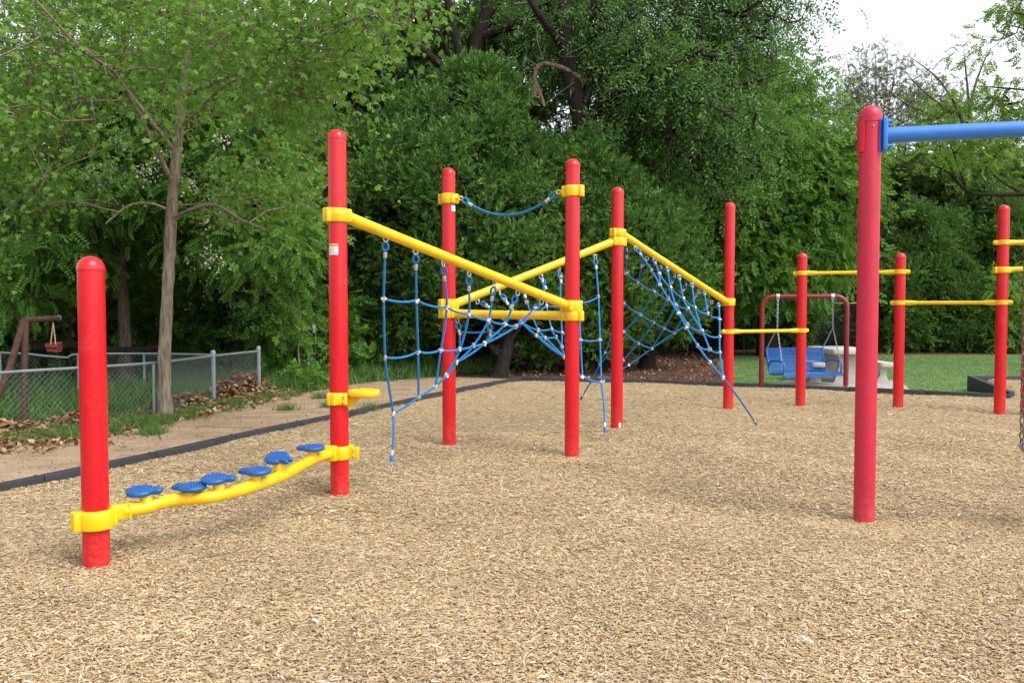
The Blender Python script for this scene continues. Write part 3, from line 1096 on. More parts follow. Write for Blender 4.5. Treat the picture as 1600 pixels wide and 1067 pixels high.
sticker(PD[4], 967.5, 659, 971.2, 667, 'sticker')
sticker(PD[5], 1130, 627, 1131.6, 636, 'sticker')

# ------------------------------------------------------------------ rope nets
def conn_mesh():
    mb = MB()
    mb.tube([(0, 0, -.032), (0, 0, -.03), (0, 0, .03), (0, 0, .032)], [.013, .0165, .0165, .013], 10)
    mb.tube([(-.03, 0, 0), (-.028, 0, 0), (.028, 0, 0), (.03, 0, 0)], [.012, .0165, .0165, .012], 8)
    me = bpy.data.meshes.new('connector'); me.from_pydata(mb.v, [], mb.f); me.materials.append(M['silver'])
    me.polygons.foreach_set('use_smooth', [True] * len(me.polygons)); me.set_sharp_from_angle(angle=R(40))
    return me
CONN = conn_mesh()
def shackle_mesh():
    mb = MB()
    mb.torus((0, 0, -.03), .019, .0065, 'Y', 14, 6, sc=(1, 1.35))
    mb.tube([(-.028, 0, -.008), (.028, 0, -.008)], .006, 8)
    me = bpy.data.meshes.new('shackle'); me.from_pydata(mb.v, [], mb.f); me.materials.append(M['silver'])
    me.polygons.foreach_set('use_smooth', [True] * len(me.polygons))
    return me
SHACK = shackle_mesh()

class Net:
    def __init__(s, name, bi, bj, zi, zj, lean, label, anchor_pts=(), drop0=0):
        s.i, s.j, s.zi, s.zj, s.lean = bi, bj, zi, zj, lean
        mid = (pv(bi, 0) + pv(bj, 0)) / 2
        s.root = empty(name, mid, label, 'climbing net')
        s.cache = {}
    def pt(s, px, py):
        k = (round(px), round(py))
        for kk, v in s.cache.items():
            if abs(kk[0] - k[0]) <= 2 and abs(kk[1] - k[1]) <= 2: return v
        a, b = PD[s.i], PD[s.j]
        # point where the sight line meets the sloping plane of the net
        A, B = pv(s.i, s.zi), pv(s.j, s.zj)
        e = (B - A)
        hv = Vector((e.x, e.y, 0)).normalized()
        nrm = Vector((-hv.y, hv.x, 0))
        if nrm.y < 0: nrm = -nrm
        down = (Vector((0, 0, -1)) + nrm * s.lean).normalized()
        N = e.cross(down).normalized()
        d = ray(px, py); O = Vector((0, 0, CAMH))
        t = (A - O).dot(N) / d.dot(N)
        v = O + d * t
        s.cache[k] = v
        return v
    def rope(s, pts, sag=0.0, r_=.0108, node=True, top=False, name='rope', ends=(False, False)):
        P = [s.pt(*p) if not isinstance(p, Vector) else p for p in pts]
        path = []
        for a, b in zip(P, P[1:]):
            L = (b - a).length
            path.append(a)
            if sag:
                for t in (.25, .5, .75):
                    q = a.lerp(b, t); q.z -= sag * L * 4 * t * (1 - t); path.append(q)
        path.append(P[-1])
        if top:
            # shackle and thimble loop at the beam end
            a, b = P[0], P[1]
            d = (b - a).normalized()
            sh = bpy.data.objects.new('shackle', SHACK); link(sh, s.root)
            sh.location = a - origin(s.root) + Vector((0, 0, .012))
            sh.rotation_euler = (0, 0, random.uniform(0, 3))
            mb = MB()
            loopc = a + d * .085
            z = d; x = Vector((1, 0, 0)); x = (x - z * x.dot(z)).normalized(); y = z.cross(x)
            m3 = Matrix((x, z, y)).transposed()
            mb.torus(loopc, .024, .011, 'Z', 14, 8, mat=m3, sc=(1, 1.5))
            lp = mb.build('thimble', M['rope'], s.root)
            mb = MB(); q = a + d * .135
            mb.tube([q, q + d * .004, q + d * .046, q + d * .05], [.013, .018, .018, .013], 10)
            mb.build('ferrule', M['silver'], lp)
            path[0] = a + d * .12
        mb = MB(); mb.tube(cm(path, 5), r_, 10)
        ob = mb.build(name, M['rope'], s.root)
        if node:
            s.nodes = getattr(s, 'nodes', [])
        return ob
    def connectors(s, pts):
        for p in pts:
            v = s.pt(*p) if not isinstance(p, Vector) else p
            c = bpy.data.objects.new('connector', CONN); link(c, s.root)
            c.location = v - origin(s.root)
            c.scale = (.82, .82, .82)
            c.rotation_euler = (random.uniform(-.3, .3), random.uniform(-.5, .5), random.uniform(0, 3.1))
    def anchor(s, frm, px, py):
        """tether down to the ground with ferrule and chain link"""
        g = G(px, py, .01)
        a = s.pt(*frm)
        d = (g - a).normalized(); L = (g - a).length
        mb = MB(); mb.tube(cm([a, a.lerp(g, .4) + Vector((.01, 0, 0)), g - d * .12], 5), .0108, 10); mb.build('rope', M['rope'], s.root)
        mb = MB(); mb.tube([g - d * .2, g - d * .195, g - d * .15, g - d * .145], [.013, .018, .018, .013], 10); mb.build('ferrule', M['silver'], s.root)
        mb = MB()
        mb.tube([g - d * .145, g - d * .09], [.016, .022], 8)
        mb.build('thimble', M['rope'], s.root)
        mb = MB()
        for k in range(3):
            mb.torus(g - d * (.075 - .035 * k), .014, .0045, 'Y' if k % 2 else 'X', 12, 5, sc=(1, 1.5))
        mb.build('anchor_chain', M['chain'], s.root)

NA = Net('rope_net', 1, 3, zA1, zA3, .29, 'blue rope climbing net under front yellow beam with its tether near the stepping pods')
cA = [[(602.7, 370), (599.6, 467), (602, 558.7), (608, 605), (614.5, 646)],
      [(649.5, 390), (650.8, 470), (653.3, 550), (654, 620)],
      [(692.5, 409), (698, 480.5), (689, 547), (680.5, 603)],
      [(733, 425), (732.6, 490.5), (719, 545), (698, 586.5)],
      [(773, 441), (763, 500), (740, 540), (714, 566)],
      [(809, 455), (789, 506.5), (757, 537)],
      [(846, 469), (837, 481), (806, 510)]]
for c in cA: NA.rope(c, top=True)
NA.rope([c[1] for c in cA[:6]] + [(806, 510)], .055)
NA.rope([c[2] for c in cA[:6]], .07)
NA.rope([(614.5, 646), (654, 620), (680.5, 603), (698, 586.5), (714, 566), (757, 537), (806, 510)], .03)
NA.connectors([p for c in cA for p in c[1:] if p != (608, 605)])
NA.anchor((614.5, 646), 611.5, 737)

NB = Net('rope_net', 2, 4, zB2, zB4, -.34, 'blue rope climbing net under rear rising yellow beam with tether between two middle posts')
cB = [[(746, 469), (759, 477), (770, 488), (790.5, 503)],
      [(781, 455), (789, 468), (800, 484), (814, 503), (838, 524), (882, 558)],
      [(814.5, 443), (823, 472), (831, 492), (841, 516), (852, 528), (882, 558)],
      [(845, 430), (848, 438), (854, 478), (862, 514), (869, 527), (878, 542)],
      [(873.5, 420), (875.5, 433), (876, 478), (878, 520), (878, 542), (882, 558)],
      [(901, 409), (905, 474), (907, 531), (910, 589)],
      [(930, 399), (935, 464), (937.5, 531), (939.5, 597)]]
for c in cB: NB.rope(c, top=True)
NB.rope([(935, 464), (905, 474), (876, 478), (854, 478), (831, 492), (806, 510)], .06)
NB.rope([(937.5, 531), (907, 531), (878, 520), (862, 514), (841, 516), (814, 503)], .06)
NB.rope([(878, 542), (869, 527), (852, 528), (838, 524)], .04)
NB.rope([(939.5, 597), (910, 589), (882, 558), (838, 524), (814, 503), (800, 484), (770, 488)], .05)
NB.connectors([p for c in cB for p in c[1:]])
NB.anchor((939.5, 597), 946.5, 686)

NH = Net('rope_net', 2, 3, zH2, zH3, .05, 'small blue rope net section hanging from level yellow beam between two front posts')
cH = [[(714.5, 498), (718, 518), (718.5, 535), (716, 548), (704, 580)], [(764, 500), (766, 518), (757, 536), (741, 540)]]
for c in cH: NH.rope(c, top=True)
NH.rope([(718, 518), (766, 520), (785, 523), (806, 511)], .03)
NH.rope([(716, 546), (741, 541), (757, 536)], .03)
NH.connectors([(718, 518), (716, 546), (741, 540), (757, 536), (766, 518)])

NC = Net('rope_net', 4, 5, zC4, zC5, 1.05, 'blue rope net sloping away behind the rear descending yellow beam')
cC = [[(980, 388), (978, 426)],
      [(1011, 402), (1004, 414), (996.6, 440)],
      [(1033.5, 415), (1031, 427), (1022, 455), (1000.7, 491), (975, 518)],
      [(1054, 429), (1047, 451), (1043, 467), (1022, 503.5), (998, 536), (974, 562)],
      [(1072, 442), (1068, 452), (1057, 477), (1038, 512.5), (1019, 544)],
      [(1092, 454), (1087, 462), (1074, 482), (1054, 520)],
      [(1112, 470), (1105.5, 478), (1072, 508), (1054, 520), (1019, 545), (983, 570), (943.5, 594)]]
for c in cC: NC.rope(c, top=True)
NC.rope([(978, 426), (996.6, 440), (1022, 455), (1043, 467), (1057, 477), (1074, 482)], .05)
NC.rope([(946, 550), (960, 505), (975, 474), (1000.7, 491), (1022, 503.5), (1038, 512.5), (1054, 520)], .04)
NC.rope([(937, 569), (955, 545), (975, 518), (998, 536), (1019, 544)], .04)
NC.rope([(943.5, 594), (937, 569), (946, 550)], 0)
NC.connectors([p for c in cC for p in c[1:]] + [(975, 474), (946, 550), (937, 569)])
NC.anchor((937, 569), 905, 628)

ND = Net('rope_net', 4, 5, zC4, zC5, -.95, 'blue rope net sloping towards viewer from rear descending yellow beam to a ground tether')
cD = [[(993, 386), (1018, 422.5), (1031, 445), (1045, 467.5), (1060.5, 490), (1073, 512.5), (1090, 540), (1109, 566), (1130, 590)],
      [(1021, 404), (1030, 428), (1031, 445)],
      [(1042.5, 418), (1048, 450), (1056, 476.5), (1074, 507)],
      [(1060.5, 431), (1068, 467), (1075, 482), (1096.5, 517), (1109, 546)],
      [(1081, 443), (1086, 481), (1096.5, 517)],
      [(1100, 455), (1106, 490)],
      [(1123, 474), (1124.4, 499), (1124.4, 526), (1124.8, 551), (1130, 590)]]
for c in cD: ND.rope(c, top=True)
ND.rope([(1031, 428), (1048, 450), (1068, 467), (1086, 481), (1106, 490), (1124.4, 495)], .06)
ND.rope([(1045, 467.5), (1056, 476.5), (1074, 507), (1096.5, 517), (1124.4, 526)], .06)
ND.rope([(1090, 540), (1109, 546), (1124.8, 551)], .05)
ND.connectors([p for c in cD for p in c[1:]])
ND.anchor((1130, 590), 1183, 664)

# sagging hand rope between the two tall front posts
root = empty('hand_rope', (pv(2, 0) + pv(3, 0)) / 2, 'single sagging blue rope strung between tops of two tall red posts', 'rope')
a, b = pv(2, zR2), pv(3, zR3)
d = (b - a).normalized()
a2, b2 = a + d * .17, b - d * .17
pts = []
for i in range(13):
    t = i / 12
    q = a2.lerp(b2, t); q.z -= .21 * 4 * t * (1 - t)
    pts.append(q)
mb = MB(); mb.tube(pts[1:-1], .0135, 10); mb.build('rope', M['rope'], root)
for q, s_ in ((pts[0], 1), (pts[-1], -1)):
    dd = (pts[1] - pts[0]).normalized() if s_ == 1 else (pts[-2] - pts[-1]).normalized()
    x = Vector((0, -1, 0)); x = (x - dd * x.dot(dd)).normalized(); y = dd.cross(x)
    mb = MB(); mb.torus(q + dd * .06, .026, .012, 'Z', 14, 8, mat=Matrix((y, dd, x)).transposed(), sc=(1, 1.6)); mb.build('thimble', M['rope'], root)
    mb = MB(); mb.tube([q + dd * .11, q + dd * .115, q + dd * .165, q + dd * .17], [.014, .02, .02, .014], 10); mb.build('ferrule', M['silver'], root)
    mb = MB(); mb.tube([q - d * s_ * .1, q - d * s_ * .04], [.024, .02], 10); mb.torus(q - d * s_ * .01, .02, .008, 'Y', 12, 6); mb.build('eye_bolt', M['yellow'], root)

# ------------------------------------------------------------------ big swing frame and swing
sw = P_(); sw.Y = 2025 / 331 + .06; sw.x = at(1350, 811, sw.Y).x; sw.z = at(1355, 165, sw.Y).z
sfr = empty('swing_set', (sw.x, sw.Y, 0), 'tall swing frame with thick red post and blue top beam on the right', 'swing frame')
rS = .073
mb = MB(); mb.lathe([(rS, -.1), (rS, .8), (rS, 1.6), (rS, sw.z - rS - .02)], (sw.x, sw.Y, 0), 44); sp_ = mb.build('post', M['pinkred'], sfr)
mb = MB(); zt = sw.z - rS
prof = [(rS, zt - .05), (rS * 1.05, zt - .048), (rS * 1.06, zt - .002), (rS * 1.03, zt)]
for i in range(1, 9):
    t = i / 8 * math.pi / 2; prof.append((max(.002, rS * 1.03 * math.cos(t)), zt + rS * .98 * math.sin(t)))
mb.lathe(prof, (sw.x, sw.Y, 0), 44); mb.build('cap', M['pinkred'], sp_)
mb = MB(); mb.ball((sw.x - .01, sw.Y - rS * 1.06, zt - .085), .006, 8, 6); mb.build('rivet', M['silver'], sp_)
bz = H(213, sw.Y)
e = at(1600, 206.5, 5.93); bd = Vector((e.x - sw.x, e.y - sw.Y, 0)).normalized()
yaw = math.atan2(bd.y, bd.x)
def half_shell(ang0, ang1, r0, r1, z0, z1, name, mat, par):
    mb = MB(); vs = []; fs = []; n = 12
    for i in range(n + 1):
        a = ang0 + (ang1 - ang0) * i / n
        for r_ in (r0, r1):
            for z in (z0, z1):
                vs.append((sw.x + math.cos(a) * r_, sw.Y + math.sin(a) * r_, z))
    for i in range(n):
        k = i * 4
        fs += [(k, k + 1, k + 5, k + 4), (k + 2, k + 6, k + 7, k + 3), (k + 1, k + 3, k + 7, k + 5), (k, k + 4, k + 6, k + 2)]
    fs += [(0, 2, 3, 1), (n * 4, n * 4 + 1, n * 4 + 3, n * 4 + 2)]
    mb.add(vs, fs); return mb.build(name, M[mat], par)
half_shell(yaw + math.pi - .95, yaw + math.pi + .95, rS * 1.01, rS * 1.2, bz - .118, bz + .11, 'rear_bracket', 'brightred', sfr)
half_shell(yaw - .75, yaw + .75, rS * 1.01, rS * 1.13, bz - .118, bz + .11, 'saddle_plate', 'beamblue', sfr)
mb = MB(); c = Vector((sw.x, sw.Y, bz))
mb.box((0, 0, 0), (.03, .16, .226), 0, .008, Matrix.Translation(c + bd * (rS + .018)) @ Matrix.Rotation(yaw, 4, 'Z'))
mb.build('flange', M['beamblue'], sfr)
for s_ in (-.06, .06):
    for z in (-.085, .085):
        mb = MB()
        q = c + bd * (rS + .03) + Vector((-bd.y, bd.x, 0)) * s_ + Vector((0, 0, z))
        mb.tube([q, q + bd * .035], .011, 8)
        mb.build('bolt', M['beamblue'], sfr)
mb = MB(); mb.tube([c + bd * (rS + .02), c + bd * 1.2, c + bd * 2.6], .054, 28); mb.build('top_beam', M['beamblue'], sfr)
q = P_(); qq = c + bd * 2.7; q.x, q.Y, q.z = qq.x, qq.y, sw.z
mb = MB(); mb.lathe([(rS, -.1), (rS, sw.z - rS)], (q.x, q.Y, 0), 32); mb.build('post', M['pinkred'], sfr)

def chain(name, a, b, parent, mat, pitch=.036, R_=.0115, r_=.0042):
    a, b = Vector(a), Vector(b); d = (b - a); L = d.length; d.normalize()
    x = Vector((1, 0, 0)) if abs(d.x) < .9 else Vector((0, 1, 0)); x = (x - d * x.dot(d)).normalized(); y = d.cross(x)
    n = int(L / pitch)
    mb = MB()
    for k in range(n + 1):
        c = a + d * (L * k / n)
        m3 = Matrix((x, d, y)).transposed() if k % 2 else Matrix((y, d, -x)).transposed()
        mb.torus(c, R_, r_, 'Z', 10, 5, mat=m3, sc=(1, 1.9))
    return mb.build(name, M[mat], parent)

Ysw = 5.92
top = at(1607, 216, Ysw); low = at(1596.5, 692, Ysw)
top.x = low.x
swing = empty('swing', (low.x + .25, Ysw, .5), 'swing hanging at the far right edge by a worn metal chain', 'swing')
chain('chain', (low.x, Ysw, low.z), (low.x, Ysw, c.z - .05), swing, 'darkchain', .052, .015, .0055)
chain('chain', (low.x + .5, Ysw - .12, low.z), (low.x + .5, Ysw - .12, c.z - .05), swing, 'darkchain', .052, .015, .0055)
mb = MB()
pts = []
for i in range(11):
    t = i / 10
    pts.append((low.x + .5 * t, Ysw - .12 * t, low.z - .035 - .14 * math.sin(math.pi * t) ** .7))
vs, fs = [], []
for i, p in enumerate(pts):
    for dy in (-.07, .07):
        for dz in (0, .012):
            vs.append((p[0] + dy * .2, p[1] + dy, p[2] + dz))
for i in range(10):
    k = i * 4
    fs += [(k, k + 4, k + 6, k + 2), (k + 1, k + 3, k + 7, k + 5), (k, k + 1, k + 5, k + 4), (k + 2, k + 6, k + 7, k + 3)]
fs += [(0, 2, 3, 1), (40, 41, 43, 42)]
mb.add(vs, fs); mb.build('seat', M['seat'], swing)
mb = MB(); mb.tube([(low.x, Ysw, low.z), (low.x - .004, Ysw, low.z - .04), (low.x + .01, Ysw, low.z - .05)], .007, 8); mb.build('seat_hanger', M['chain'], swing)

# ------------------------------------------------------------------ swing bench, its frame, picnic table
Yb = 16.35
fl, fr_ = at(1189.5, 600, Yb), at(1321.5, 600, Yb - .25)
zt = H(463.5, Yb)
bfr = empty('arched_swing_stand', ((fl.x + fr_.x) / 2, Yb, 0), 'maroon arched pipe frame that the blue bench hangs from', 'swing frame')
rc = .2
path = [Vector((fl.x, fl.y, -.05)), Vector((fl.x, fl.y, .8)), Vector((fl.x, fl.y, zt - rc))]
axd = (Vector((fr_.x, fr_.y, 0)) - Vector((fl.x, fl.y, 0))); Lf = axd.length; axd.normalize()
o_ = Vector((fl.x, fl.y, 0))
for i in range(1, 7):
    t = i / 6 * math.pi / 2
    path.append(o_ + axd * (rc * (1 - math.cos(t))) + Vector((0, 0, zt - rc + rc * math.sin(t))))
path.append(o_ + axd * (Lf / 2) + Vector((0, 0, zt)))
for i in range(0, 7):
    t = i / 6 * math.pi / 2
    path.append(o_ + axd * (Lf - rc + rc * math.sin(t)) + Vector((0, 0, zt - rc + rc * math.cos(t))))
path += [Vector((fr_.x, fr_.y, .8)), Vector((fr_.x, fr_.y, -.05))]
mb = MB(); mb.tube(path, .046, 16); mb.build('arch_pipe', M['maroon'], bfr)
hang = [at(1215.5, 463, Yb - .06), at(1301, 463, Yb - .2)]
for h in hang:
    h.z = zt
    mb = MB(); mb.tube([h - axd * .03, h + axd * .03], .056, 14); mb.tube([h + Vector((0, 0, -.05)), h + Vector((0, 0, -.1))], .018, 8); mb.build('hanger', M['silver'], bfr)

th = R(17)
ax = Vector((math.cos(th), math.sin(th), 0)); fw = Vector((math.sin(th), -math.cos(th), 0))
cb = at(1258, 592, Yb)   # centre under the seat
bench = empty('swing_bench', (cb.x, cb.y, .3), 'blue perforated metal bench hanging from chains beside the lawn', 'bench')
bl = at(1193.5, 546, Yb + .15); br = at(1285, 544, Yb + .45)
# build from measured corners: back top line, seat front line
BW = 1.26
def bp(u, f_, z):   # u along bench -.5...5, f_ forward, z up
    return Vector((cb.x, cb.y, 0)) + ax * (u * BW) + fw * f_ + Vector((0, 0, z))
zt_b, z_s, z_f = H(546, Yb + .2), H(583, Yb), H(581, Yb - .35)
prof = [(-.34, zt_b + .02), (-.34, zt_b), (-.31, zt_b - .12), (-.27, zt_b - .28), (-.22, z_s + .02), (-.16, z_s - .015), (0, z_s - .005), (.18, z_s + .01), (.25, z_s + .005), (.27, z_s - .04)]
def perf_sheet(pr, name, nu=46):
    """punched sheet: a lattice of narrow bars with real slots between"""
    mb = MB()
    for k in range(nu + 1):
        u = -.5 + k / nu
        mb.tube([bp(u, f_, z) for f_, z in pr], .0065, 5)
    Lp = [0]
    for p0, p1 in zip(pr, pr[1:]): Lp.append(Lp[-1] + math.hypot(p1[0] - p0[0], p1[1] - p0[1]))
    n = int(Lp[-1] / .034)
    for k in range(n + 1):
        s_ = Lp[-1] * k / n
        for i in range(len(pr) - 1):
            if s_ <= Lp[i + 1] + 1e-9:
                t = (s_ - Lp[i]) / max(1e-9, Lp[i + 1] - Lp[i])
                f_, z = pr[i][0] + (pr[i + 1][0] - pr[i][0]) * t, pr[i][1] + (pr[i + 1][1] - pr[i][1]) * t
                mb.tube([bp(-.5, f_, z), bp(.5, f_, z)], .0085, 5)
                break
    return mb.build(name, M['benchblue'], bench)
perf_sheet(prof[:5], 'backrest')
perf_sheet(prof[4:], 'seat')
for u in (-.5, .5):
    mb = MB(); mb.tube(cm([bp(u, f_, z) for f_, z in prof], 4), .019, 8); mb.build('side_rail', M['benchblue'], bench)
    mb = MB()
    arm = [(-.26, z_s + .1), (-.22, z_s + .20), (-.1, z_s + .235), (.1, z_s + .245), (.2, z_s + .225), (.235, z_s + .16), (.23, z_s + .03)]
    mb.tube(cm([bp(u, f_, z) for f_, z in arm], 5), .02, 8); mb.build('armrest', M['benchblue'], bench)
for i, u in ((0, -.5), (1, .5)):
    h = hang[i]
    mid = h.lerp(bp(u, 0, z_s), .36); mid.z = H(512, Yb)
    chain('chain', h + Vector((0, 0, -.1)), mid, bench, 'chain', .04, .014, .006)
    chain('chain', mid, bp(u, -.34, zt_b), bench, 'chain', .04, .012, .005)
    chain('chain', mid, bp(u, .235, z_s + (.0 if i == 0 else .12)), bench, 'chain', .04, .012, .005)

sl = [G(1193, 603.5), G(1320, 608), G(1422, 611), G(1405, 596.5), G(1240, 594)]
mb = MB(); mb.slab([(p.x, p.y) for p in sl], -.05, .03, .01); tag(mb.build('concrete_pad', M['slab']), kind='structure')

tb = at(1320, 600, 17.3)
tab_ = empty('picnic_table', (tb.x, tb.y, .03), 'pale concrete picnic table with benches on a slab behind the blue bench', 'picnic table')
TX, TY = at(1314, 545, 17.3).x, 17.35
ztab = H(544.5, 17.0)
def rrect(cx, cy, hx, hy, r_=.06, n=4):
    o = []
    for sx, sy, a0 in ((1, -1, -90), (1, 1, 0), (-1, 1, 90), (-1, -1, 180)):
        for k in range(n + 1):
            a = R(a0 + 90 * k / n); o.append((cx + sx * (hx - r_) + r_ * math.cos(a), cy + sy * (hy - r_) + r_ * math.sin(a)))
    return o
mb = MB(); mb.slab(rrect(TX, TY, .42, .75), ztab - .1, ztab, .02); mb.build('tabletop', M['concrete'], tab_)
for sx in (-1, 1):
    mb = MB(); mb.slab(rrect(TX + sx * .66, TY, .13, .7, .05), .34, .43, .015); mb.build('seat', M['concrete'], tab_)
def pedestal(pts, y, w, name):
    mb = MB(); n = len(pts)
    vs = [Vector((x, y + s_ * w, z)) for s_ in (-1, 1) for x, z in pts]
    mb.add(vs, [tuple(range(n)), tuple(range(2 * n - 1, n - 1, -1))] + [(k, k + n, (k + 1) % n + n, (k + 1) % n) for k in range(n)])
    return mb.build(name, M['concrete'], tab_, smooth=30)
for sy in (-.45, .45):
    pedestal([(TX - .3, ztab - .1), (TX - .2, .5), (TX - .2, .35), (TX - .3, .03), (TX + .3, .03), (TX + .2, .35), (TX + .2, .5), (TX + .3, ztab - .1)], TY + sy, .06, 'pedestal')
    for sx in (-1, 1):
        a = TX + sx * .66
        pedestal([(a - .1, .34), (a - .05, .2), (a - .13, .03), (a + .13, .03), (a + .05, .2), (a + .1, .34)], TY + sy, .05, 'seat_pedestal')

# ------------------------------------------------------------------ chain link fences
def fence(pts, label, h=.75, posts=None, lean=0, mat_post='galv', pitch=.075, end_caps=True, rail=.019, hs=None):
    root = empty('chain_link_fence', (pts[0].x, pts[0].y, 0), label, 'fence')
    hs = hs or [h] * len(pts)
    tops = [Vector((p.x, p.y, hh)) for p, hh in zip(pts, hs)]
    mb = MB(); mb.tube(cm(tops, 4), rail, 10); mb.build('top_rail', M[mat_post], root)
    for i, p in enumerate(pts):
        if posts is not None and not posts[i]: continue
        big = posts[i] if posts else 1
        r_ = .022 * big
        mb = MB(); mb.tube([(p.x, p.y, -.1), (p.x, p.y, hs[i] + (.03 if big > 1 else 0))], r_, 12)
        ob = mb.build('fence_post', M[mat_post], root)
        if big > 1:
            mb = MB(); mb.lathe([(r_ * 1.2, -.01), (r_ * 1.2, .03), (r_ * .8, .055), (.004, .065)], (p.x, p.y, hs[i] + .03), 14); mb.build('post_cap', M[mat_post], ob)
    # woven diamond wires
    p0s, p1s = [], []
    for a, b, ha, hb in zip(pts, pts[1:], hs, hs[1:]):
        d = (b - a); L = d.length; d.normalize(); n = int(L / pitch)
        for k in range(-int(ha / pitch), n):
            for s_ in (1, -1):
                # a wire climbing one way across the panel, in short kinked pieces
                x0, x1 = k * pitch, k * pitch + ha
                z0, z1 = 0.02, ha
                if s_ < 0: z0, z1 = z1, z0
                m = 6
                for i in range(m):
                    ta, tb_ = i / m, (i + 1) / m
                    xa, xb = x0 + (x1 - x0) * ta, x0 + (x1 - x0) * tb_
                    if xa < 0 or xb > L: continue
                    hh = ha + (hb - ha) * (xa / L)
                    q = .008 if i % 2 else -.008
                    qn = -q
                    nrm_ = Vector((-d.y, d.x, 0))
                    A_ = a + d * xa + nrm_ * q; B_ = a + d * xb + nrm_ * qn
                    p0s.append((A_.x, A_.y, min(hh, (z0 + (z1 - z0) * ta)))); p1s.append((B_.x, B_.y, min(hh, (z0 + (z1 - z0) * tb_))))
    p0s, p1s = np.array(p0s), np.array(p1s)
    rr = np.full(len(p0s), .0021)
    V, Q = seg_mesh(p0s, p1s, rr, rr, 3)
    o0 = origin(root); V = V - np.array([o0.x, o0.y, o0.z])
    np_obj('wire_mesh', np_mesh('wire_mesh', V, Q, M['wire']), root)
    return root
def yf(py, h=.75): return (CAMH - h) * F / (py - 480)
fA = []
for px, py in ((-190, 598), (0, 582.5), (120, 575), (240, 567), (333, 556), (404, 548.5)):
    p = at(px, py, yf(py)); fA.append(Vector((p.x, p.y, 0)))
fence(fA, 'grey chain link fence running beside the dirt path to an end post among fallen leaves', posts=[1, 0, 0, 1, 1.6, 1.5])
fB = []
for px, py in ((-260, 548), (0, 551), (70, 556), (105, 558.5), (122, 553.5), (225, 552.5), (333, 554.5)):
    Yq = 14.6 if px < 300 else fA[4].y + .1
    p = at(px, py, Yq); fB.append(p.copy())
fence([Vector((p.x, p.y, 0)) for p in fB], 'farther chain link fence with bent top rail crossing the woods edge at left', posts=[1, 1, 0, 0, 1, 1, 0], hs=[p.z for p in fB])
fC = [at(px, 474, 28.6) for px in (1000, 1075, 1163, 1250, 1345)]
fence([Vector((p.x, p.y, 0)) for p in fC], 'dim tall chain link fence in the shade behind the lawn', hs=[p.z for p in fC], posts=[1, 1, 1, 1, 1], pitch=.12)

for px, y0, y1, Y, lab in ((491, 510, 622, 16.5, 'thin dark steel stake with pale tip behind the tallest left post'), (633.5, 500, 588, 19.5, 'thin dark steel stake in weeds seen through the rope net')):
    b = at(px, y1, Y); b.z = 0; t = at(px, y0, Y)
    root = empty('fence_stake', b, lab, 'stake')
    mb = MB(); mb.box((0, 0, 0), (.04, .012, t.z), 0, .002, Matrix.Translation((b.x, b.y, t.z / 2))); mb.box((0, 0, 0), (.008, .04, t.z), 0, .002, Matrix.Translation((b.x, b.y + .02, t.z / 2))); mb.build('shaft', M['darksteel'], root)
    mb = MB(); mb.box((0, 0, 0), (.046, .05, .16), 0, .002, Matrix.Translation((b.x, b.y + .01, t.z - .04))); mb.build('tip', M['pale'], root)

# ------------------------------------------------------------------ rusty old swing frame and toddler swing
Yr = 10.55
b0 = at(38, 672, Yr); b0.z = 0
rf = empty('rusty_swing_set', b0, 'rusty brown pipe swing frame standing beyond the fence at left', 'swing frame')
tp = at(40, 500, Yr); ed = at(90, 497, Yr + .75)
mb = MB(); mb.tube([(b0.x, b0.y, -.05), (b0.x + .015, b0.y, .7), tp], [.04, .038, .038], 12); mb.build('leg', M['rust'], rf)
l2 = at(18, 566, Yr - .1)
l2b = at(8, 610, Yr - .25)
mb = MB(); mb.tube([tp + Vector((-.01, -.02, 0)), l2, Vector((l2.x - .12, l2.y - .1, 0.42))], [.038, .038, .036], 12); mb.build('leg', M['rust'], rf)
dv = (ed - tp).normalized()
mb = MB(); mb.tube([tp - dv * .04, ed], .036, 14); bm_ = mb.build('top_bar', M['rust'], rf)
mb = MB(); mb.tube([ed, ed + dv * .02, ed + dv * .035], [.041, .041, .03], 14); mb.build('end_cap', M['galv'], bm_)
sx = at(83, 503, Yr + .65)
ts = empty('toddler_swing', at(83, 545, Yr + .65), 'faded red toddler swing on two pale ropes under rusty pipe', 'swing')
for dx in (-.03, .03):
    mb = MB(); mb.tube([sx, at(83 + dx * 130, 538, Yr + .65)], .007, 6); mb.build('rope', M['cream'], ts)
c = at(84, 543, Yr + .65)
mb = MB()
mb.box((0, 0, 0), (.13, .12, .03), 0, .01, Matrix.Translation(c + Vector((0, 0, -.04))) @ Matrix.Rotation(.15, 4, 'Y'))
mb.build('seat', M['dullred'], ts)
mb = MB()
for dx in (-.06, .06):
    mb.box((0, 0, 0), (.02, .11, .12), 0, .008, Matrix.Translation(c + Vector((dx, 0, .0))) @ Matrix.Rotation(.25 * (1 if dx > 0 else -1), 4, 'Y'))
mb.box((0, 0, 0), (.15, .025, .04), 0, .008, Matrix.Translation(c + Vector((0, -.06, .02))))
mb.box((0, 0, 0), (.15, .02, .12), 0, .008, Matrix.Translation(c + Vector((0, .06, .01))))
mb.build('guard', M['dullred'], ts)

